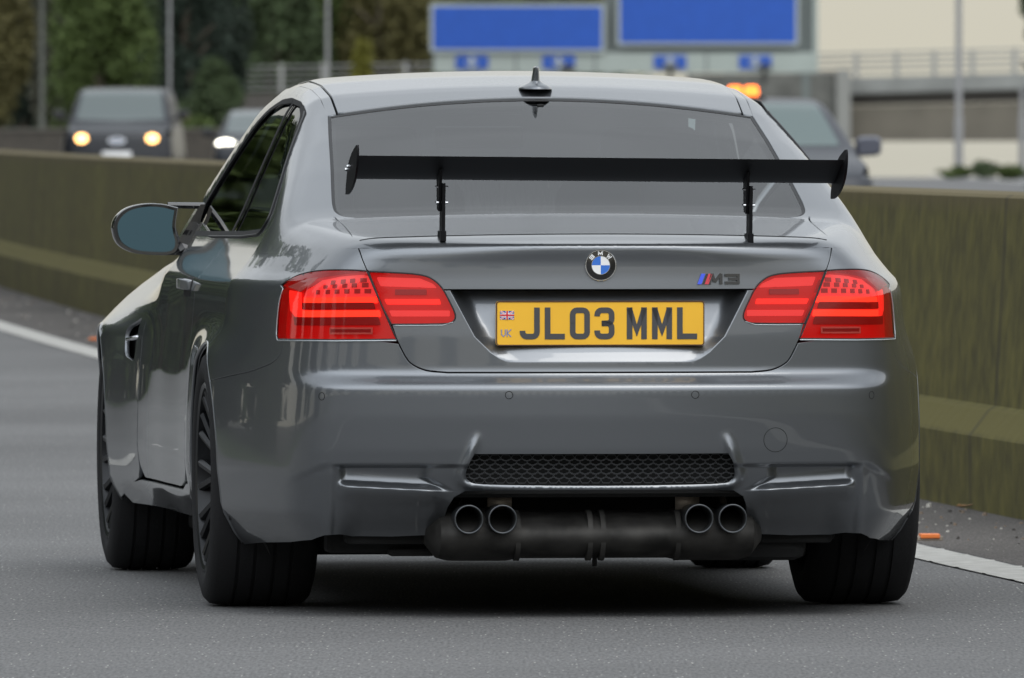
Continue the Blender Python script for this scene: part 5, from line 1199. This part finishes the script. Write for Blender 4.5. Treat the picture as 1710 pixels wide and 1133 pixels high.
for (c, lb) in ((788, 'leftmost'), (933, 'second'), (1119, 'third'), (1261, 'rightmost')):
    e_ = gbox('arrow_panel', c-27, c+27, 93, 115, -.16, -.1, bluem)
    m_ = MB(); q = [(-.10, .22), (.10, .22), (.10, -.02), (.34, .08), (0, -.24), (-.34, .08), (-.10, -.02)]
    ox = gx(c)-gx(1040); oz = gz(104)+1.5
    m_.prism(q[::-1], lambda a, b: (ox+a, -.175, oz+b), lambda a, b: (ox+a, -.162, oz+b)); o = m_.build('down_arrow', wht, e_)
dk = mat('dark lamp', (.03, .03, .03), .6)
for c in (948, 1119, 1276):                       # small floodlights on stalks below the board
    m_ = MB(); m_.box((gx(c)-gx(1040), -.6, gz(112)+1.5), (.55, .3, .16)); m_.tube([(gx(c)-gx(1040), -.6, gz(113)+1.5), (gx(c)-gx(1040), -.5, gz(140)+1.5)], .09, 8); m_.build('floodlight', dk, gantry)

# ------------------------------------------------------------------ oncoming vehicles
def small_vehicle(name, label, loc, rz, paint, prm, lights, cat, plate=True):
    root = empty(name, loc, rz); tag(root, label, cat)
    L2, Wd, Ht = prm['L']/2, prm['W']/2, prm['H']
    sd_ = tab([(.0, Wd-.10), (.2, Wd-.03), (.35, Wd), (.6, Wd+.005), (.80, Wd-.01), (prm['belt'], Wd-.045), (Ht-.12, Wd-prm['tum']), (Ht+.1, Wd-prm['tum']-.12)], .03)
    tp = tab(prm['top'], .05); cw = tab([(-3, .03), (3, .03)], .1)
    re_ = tab([(0, -L2+.1), (.4, -L2), (.9, -L2+.04), (Ht, -L2+.25)], .03); fr_ = tab([(0, L2-.12), (.25, L2-.02), (.45, L2), (.65, L2-.02), (prm['nose'], L2-.08), (Ht, L2-.4)], .03)
    z_ = lambda y: np.zeros_like(y)
    sk = Skin(sd_, tp, cw, re_, fr_, z_, lambda y, z: np.zeros_like(y), bow=(.10, prm.get('bow', .16)), y0=-L2+.55, y1=L2-.55, ksr=.22, ktop=(.10, .12), z0=.45)
    um = sk.S1+sk.RC*math.pi/2+sk.L-.001
    zs = prm['belt']-.04; yr, yf = -prm['wb']/2, prm['wb']/2
    ar = lambda y0: [(sk.yu(y0+.36*math.cos(math.radians(a))), .32+.36*math.sin(math.radians(a))) for a in np.linspace(200, -20, 16)]
    zn = min(zs, prm['nose']-.06)
    outl = [(0, .2)]+[(sk.L, .2)]+ar(yr)+[(sk.yu(0), .2)]+ar(yf)+[(sk.S1+.2, .18), (um, .18), (um, zn), (sk.S1+.3, zn), (sk.yu(prm['cowl']+.55), zn+.0), (sk.yu(prm['cowl']), zs), (sk.yu(0), zs), (sk.L, zs), (0, zs)]
    rs = [panel(sk, 'R', outl, None, '', h=.09, gap=0, raw=True, flange=0, mirror=mi_) for mi_ in (False, True)]
    tb = sk.R(np.array([(u, zs) for u in np.linspace(0, sk.yu(prm['cowl']), 40)]+[(sk.yu(prm['cowl']+.55), zn), (sk.S1+.3, zn)]+[(u, zn) for u in np.linspace(sk.S1+.34, um, 14)]))
    tpo = [(p[0], p[1]) for p in tb]
    rs += [panel(sk, 'T', [(0, tpo[0][1])]+tpo[1:]+[(0, tpo[-1][1])], None, '', h=.08, gap=0, raw=True, flange=0, mirror=mi_) for mi_ in (False, True)]
    joinraw('body', rs, paint, root)
    cowl, hdr, hw0, hw1 = prm['cowl'], prm['hdr'], prm['ws'][0], prm['ws'][1]
    wsc = rnd([(-hw0, cowl), (0, cowl+.06), (hw0, cowl), (hw1, hdr), (0, hdr+.02), (-hw1, hdr)], .06)
    panel(sk, 'T', wsc, prm['glass'], 'windscreen', root, h=.08, gap=0, off=.006, flange=.004)
    for mi_ in (False, True):
        wn_ = prm['sidewin']; panel(sk, 'R', rnd([(sk.yu(a), b) for a, b in wn_], .05), M['black'], 'side_window', root, h=.1, gap=0, off=.006, flange=.004, mirror=mi_)
    m_ = MB(); m_.box((0, 0, .24), (2*Wd-.2, 2*L2-.5, .16)); m_.build('floor_pan', M['under'], root)
    def fpt(x, z): P = sk.R(np.array([(um-x, z)]))[0]; return P
    yfr = lambda x, z: float(sk.R(np.array([(um-abs(x), z)]))[0][1])
    def fpanel(nm, poly, m, off=.006, parent=root, sg=1):
        m_ = MB(); V = []
        for (a, b) in poly: V.append((sg*a, yfr(a, b)+off, b))
        V += [(v[0], v[1]-.04, v[2]) for v in V]; n = len(poly)
        m_.add(V, [tuple(range(n)), tuple(range(2*n-1, n-1, -1))]+[(i, (i+1) % n, (i+1) % n+n, i+n) for i in range(n)]); return m_.build(nm, m, parent)
    for nm, poly, m, off in prm['front']: fpanel(nm, poly, m, off)
    if plate:
        zp = prm['plate']; p_ = fpanel('front_plate', [(-.26, zp), (.26, zp), (.26, zp+.11), (-.26, zp+.11)], M['white'], .03)
    for sg in (-1, 1):
        hl = fpanel('headlight', lights['shape'], lights['mat'], .012, sg=sg)
        if lights.get('lit') and (lights['lit'] != 'both' and sg != lights['lit']) is False:
            x, z, rx, rz_ = lights['spot']; m_ = MB(); V = [(sg*(x+rx*math.cos(t)), yfr(x, z)+.02+.01, z+rz_*math.sin(t)) for t in np.linspace(0, 2*math.pi, 20, endpoint=False)]; V2 = [(v[0], v[1]-.05, v[2]) for v in V]
            m_.add(V+V2, [tuple(range(20)), tuple(range(39, 19, -1))]+[(i, (i+1) % 20, (i+1) % 20+20, i+20) for i in range(20)]); m_.build('lit_lamp', lights['glow'], hl)
        mx_, my_, mz_ = prm['mirror']; m_ = MB()
        hs = rnd([(-.115, -.085), (.115, -.07), (.12, .06), (.08, .09), (-.10, .085)], .05, 4)
        for (y0_, k0) in ((0, 0),): m_.prism(hs, lambda a, b: (sg*(mx_+a), my_-.05, mz_+b), lambda a, b: (sg*(mx_+a*.8), my_+.09, mz_+b*.8))
        m_.tube([(sg*(mx_-.20), my_, mz_-.09), (sg*(mx_-.06), my_, mz_-.04)], .03, 8); m_.build('door_mirror', prm['mirm'], root, bevel=.02)
        for y0 in (yr, yf):
            w_ = empty('wheel', (sg*(Wd-.13), y0, .32)); w_.parent = root
            m_ = MB(); m_.lathe([(-.10, .20), (-.11, .29), (-.09, .32), (.09, .32), (.11, .29), (.10, .20)], 32, 'x'); m_.build('tyre', M['rubber'], w_, angle=50)
            m_ = MB(); m_.lathe([(sg*.10, .205), (sg*.07, .19), (sg*.075, .0005)], 28, 'x'); m_.lathe([(-.10, .205), (.10, .205)], 28, 'x')
            for k in range(5): a = 2*math.pi*k/5; m_.tube([(sg*.085, .03*math.cos(a), .03*math.sin(a)), (sg*.09, .19*math.cos(a), .19*math.sin(a))], .022, 5)
            m_.build('rim', prm.get('rimm', M['rim']), w_, angle=40)
    return root
RZ = math.pi+RA
wsg = mat('windscreen sheen', (.075, .095, .092), .12, coat=1)
blackp = mat('black paint', (.008, .009, .013), .28, spec=.5); silverp = mat('dark silver paint', (.020, .022, .027), .38, spec=.35); greyp = mat('blue grey paint', (.035, .038, .046), .38, spec=.45)
warm = lamp_mat('warm headlamp', (1, .75, .4), (1, .50, .14), 6); cold = lamp_mat('white headlamp', (1, 1, .95), (1, .96, .82), 6); hlm = mat('lamp glass', (.22, .23, .24), .12, coat=1)
chm = M['chrome']
oval = [(.15*math.cos(t), .905+.058*math.sin(t)) for t in np.linspace(0, 2*math.pi, 24, endpoint=False)]
oval2 = [(.125*math.cos(t), .905+.042*math.sin(t)) for t in np.linspace(0, 2*math.pi, 24, endpoint=False)]
van = small_vehicle('van', 'black van with warm orange-white headlights coming towards the camera at left', (X(201, 239), 239+2.4, 0), math.pi-math.radians(1.5), blackp,
    dict(L=4.95, W=2.0, H=1.88, belt=1.12, tum=.20, nose=1.06, cowl=1.32, hdr=.62, ws=(.80, .69), glass=wsg, wb=2.93, plate=.60, bow=.12,
         top=[(-2.6, 1.75), (-2.2, 1.84), (-.5, 1.86), (.55, 1.84), (.75, 1.77), (1.35, 1.27), (1.5, 1.21), (2.1, 1.13), (2.45, 1.02)], sidewin=[(-1.9, 1.18), (1.0, 1.16), (.62, 1.62), (-1.9, 1.66)],
         mirror=(1.11, 1.10, 1.36), mirm=M['black'],
         front=[('grille', [(-.50, .80), (.50, .80), (.60, .98), (-.60, .98)], M['black'], .010), ('emblem', oval, chm, .022), ('emblem_field', oval2, mat('emblem blue grey', (.25, .27, .33), .3), .027),
                ('lower_grille', [(-.55, .42), (.55, .42), (.62, .58), (-.62, .58)], M['black'], .010), ('bumper_wing', [(.62, .46), (.80, .50), (.78, .66), (.68, .62)], mat('bumper grey', (.10, .10, .115), .4), .012), ('bumper_wing', [(-.62, .46), (-.68, .62), (-.78, .66), (-.80, .50)], mat('bumper grey', (.10, .10, .115), .4), .012)]),
    dict(shape=[(.52, .90), (.74, .92), (.86, 1.04), (.80, 1.06), (.55, .99)], mat=hlm, lit='both', spot=(.635, .945, .105, .078), glow=warm), 'van')
hatch = small_vehicle('hatchback', 'dark silver hatchback with one bright white headlight, half hidden by the coupe', (X(440, 226), 226+2.2, 0), math.pi+math.radians(1.5), silverp,
    dict(L=4.3, W=1.80, H=1.46, belt=.93, tum=.24, nose=.86, cowl=.95, hdr=.22, ws=(.70, .58), glass=wsg, wb=2.6, plate=.45,
         top=[(-2.2, 1.25), (-1.8, 1.38), (-.6, 1.46), (.2, 1.43), (.4, 1.37), (.95, 1.06), (1.1, 1.01), (1.8, .90), (2.15, .78)], sidewin=[(-1.3, 1.0), (.6, .98), (.3, 1.28), (-1.0, 1.32)],
         mirror=(.985, .60, 1.05), mirm=M['black'],
         front=[('grille', [(-.48, .60), (.48, .60), (.52, .72), (-.52, .72)], M['black'], .010), ('lower_grille', [(-.75, .28), (.75, .28), (.70, .44), (-.70, .44)], M['black'], .010)]),
    dict(shape=[(.50, .80), (.80, .82), (.84, .90), (.55, .88)], mat=hlm, lit='both', spot=(.70, .875, .16, .066), glow=cold), 'car')
taxi = small_vehicle('taxi', 'blue-grey saloon taxi with an orange lit roof sign behind the right of the coupe', (X(1247, 108), 108+2.1, 0), RZ-math.radians(2), greyp,
    dict(L=4.75, W=1.86, H=1.44, belt=.97, tum=.23, nose=.84, cowl=1.10, hdr=.35, ws=(.73, .57), glass=mat('taxi windscreen sheen', (.085, .12, .115), .2, spec=.6), wb=2.75, plate=.40,
         top=[(-2.4, .95), (-1.9, 1.05), (-1.0, 1.38), (-.2, 1.44), (.3, 1.41), (.5, 1.35), (1.1, 1.05), (1.25, 1.0), (1.9, .92), (2.35, .78)], sidewin=[(-1.1, 1.02), (.75, 1.0), (.4, 1.26), (-.6, 1.32)],
         mirror=(.985, .72, 1.03), mirm=mat('mirror grey', (.08, .085, .11), .4),
         front=[('grille', [(-.42, .56), (.42, .56), (.46, .74), (-.46, .74)], M['black'], .010), ('lower_grille', [(-.78, .26), (.78, .26), (.72, .42), (-.72, .42)], M['black'], .010)]),
    dict(shape=[(.52, .64), (.80, .66), (.88, .80), (.60, .74)], mat=hlm, lit=None, spot=(.7, .7, .1, .05), glow=cold), 'taxi')
# roof sign: dark box with two glowing orange windows
glow = lamp_mat('orange lamp', (1, .3, .05), (1, .17, .02), 3.2); m_ = MB(); m_.box((0, .1, 1.435), (.36, .12, .03)); rs_ = m_.build('sign_base', M['black'], taxi, bevel=.01); rs_.name = 'roof_sign'
for sg in (-1, 1):
    m_ = MB(); pl_ = rnd([(-.062, -.045), (.062, -.045), (.055, .045), (-.055, .045)], .03, 5); m_.prism(pl_, lambda a, b: (a+sg*.068, .06, b+1.492), lambda a, b: (a+sg*.068, .14, b+1.492)); m_.build('sign_lamp', glow, rs_)

# ------------------------------------------------------------------ roadside trees to the left of and behind the viewpoint (the left ones darken the car's flank; those behind are added for the tail's reflections)
LT = [(-20.5+(k%2), 60+k*9, 19+(k*3)%4, 10.5, ('dark','deep')[k%2]) for k in range(25)]+[(-15.5+(k%3)*.6, 64+k*7.5, 16+(k*7)%5, 9.5, ('dark','deep','mid','deep','dark')[k%5]) for k in range(26)]+[(-18, 20, 11, 8, 'deep'), (-19, 30, 12, 9, 'dark'), (-18, 39, 11, 8, 'mid'), (-20, 49, 13, 9, 'dark'), (-19, 59, 12, 9, 'deep'), (-20, 70, 13, 10, 'dark'), (-19, 8, 12, 9, 'dark'), (-18, -6, 12, 9, 'deep'), (-19, -20, 13, 9, 'dark')]
for i, (n0, t, h, w, kd) in enumerate(LT):
    p = rp(t, n0); tree(p.x, p.y, h, w, kd, 'broad leafy tree on the grass bank beside the left lane', 'trees on the left verge', n=9000, leaf=.36, base=.0, seed=200+i)
for i in range(4):
    p = rp(-170+random.uniform(-6, 6), -75+i*20); tree(p.x, p.y, random.uniform(8, 13), 10, random.choice(['dark', 'deep', 'mid']), 'unseen broad leafy tree added far behind the viewpoint for reflections', 'trees behind the viewpoint', n=4500, leaf=.42, base=.04, seed=230+i)
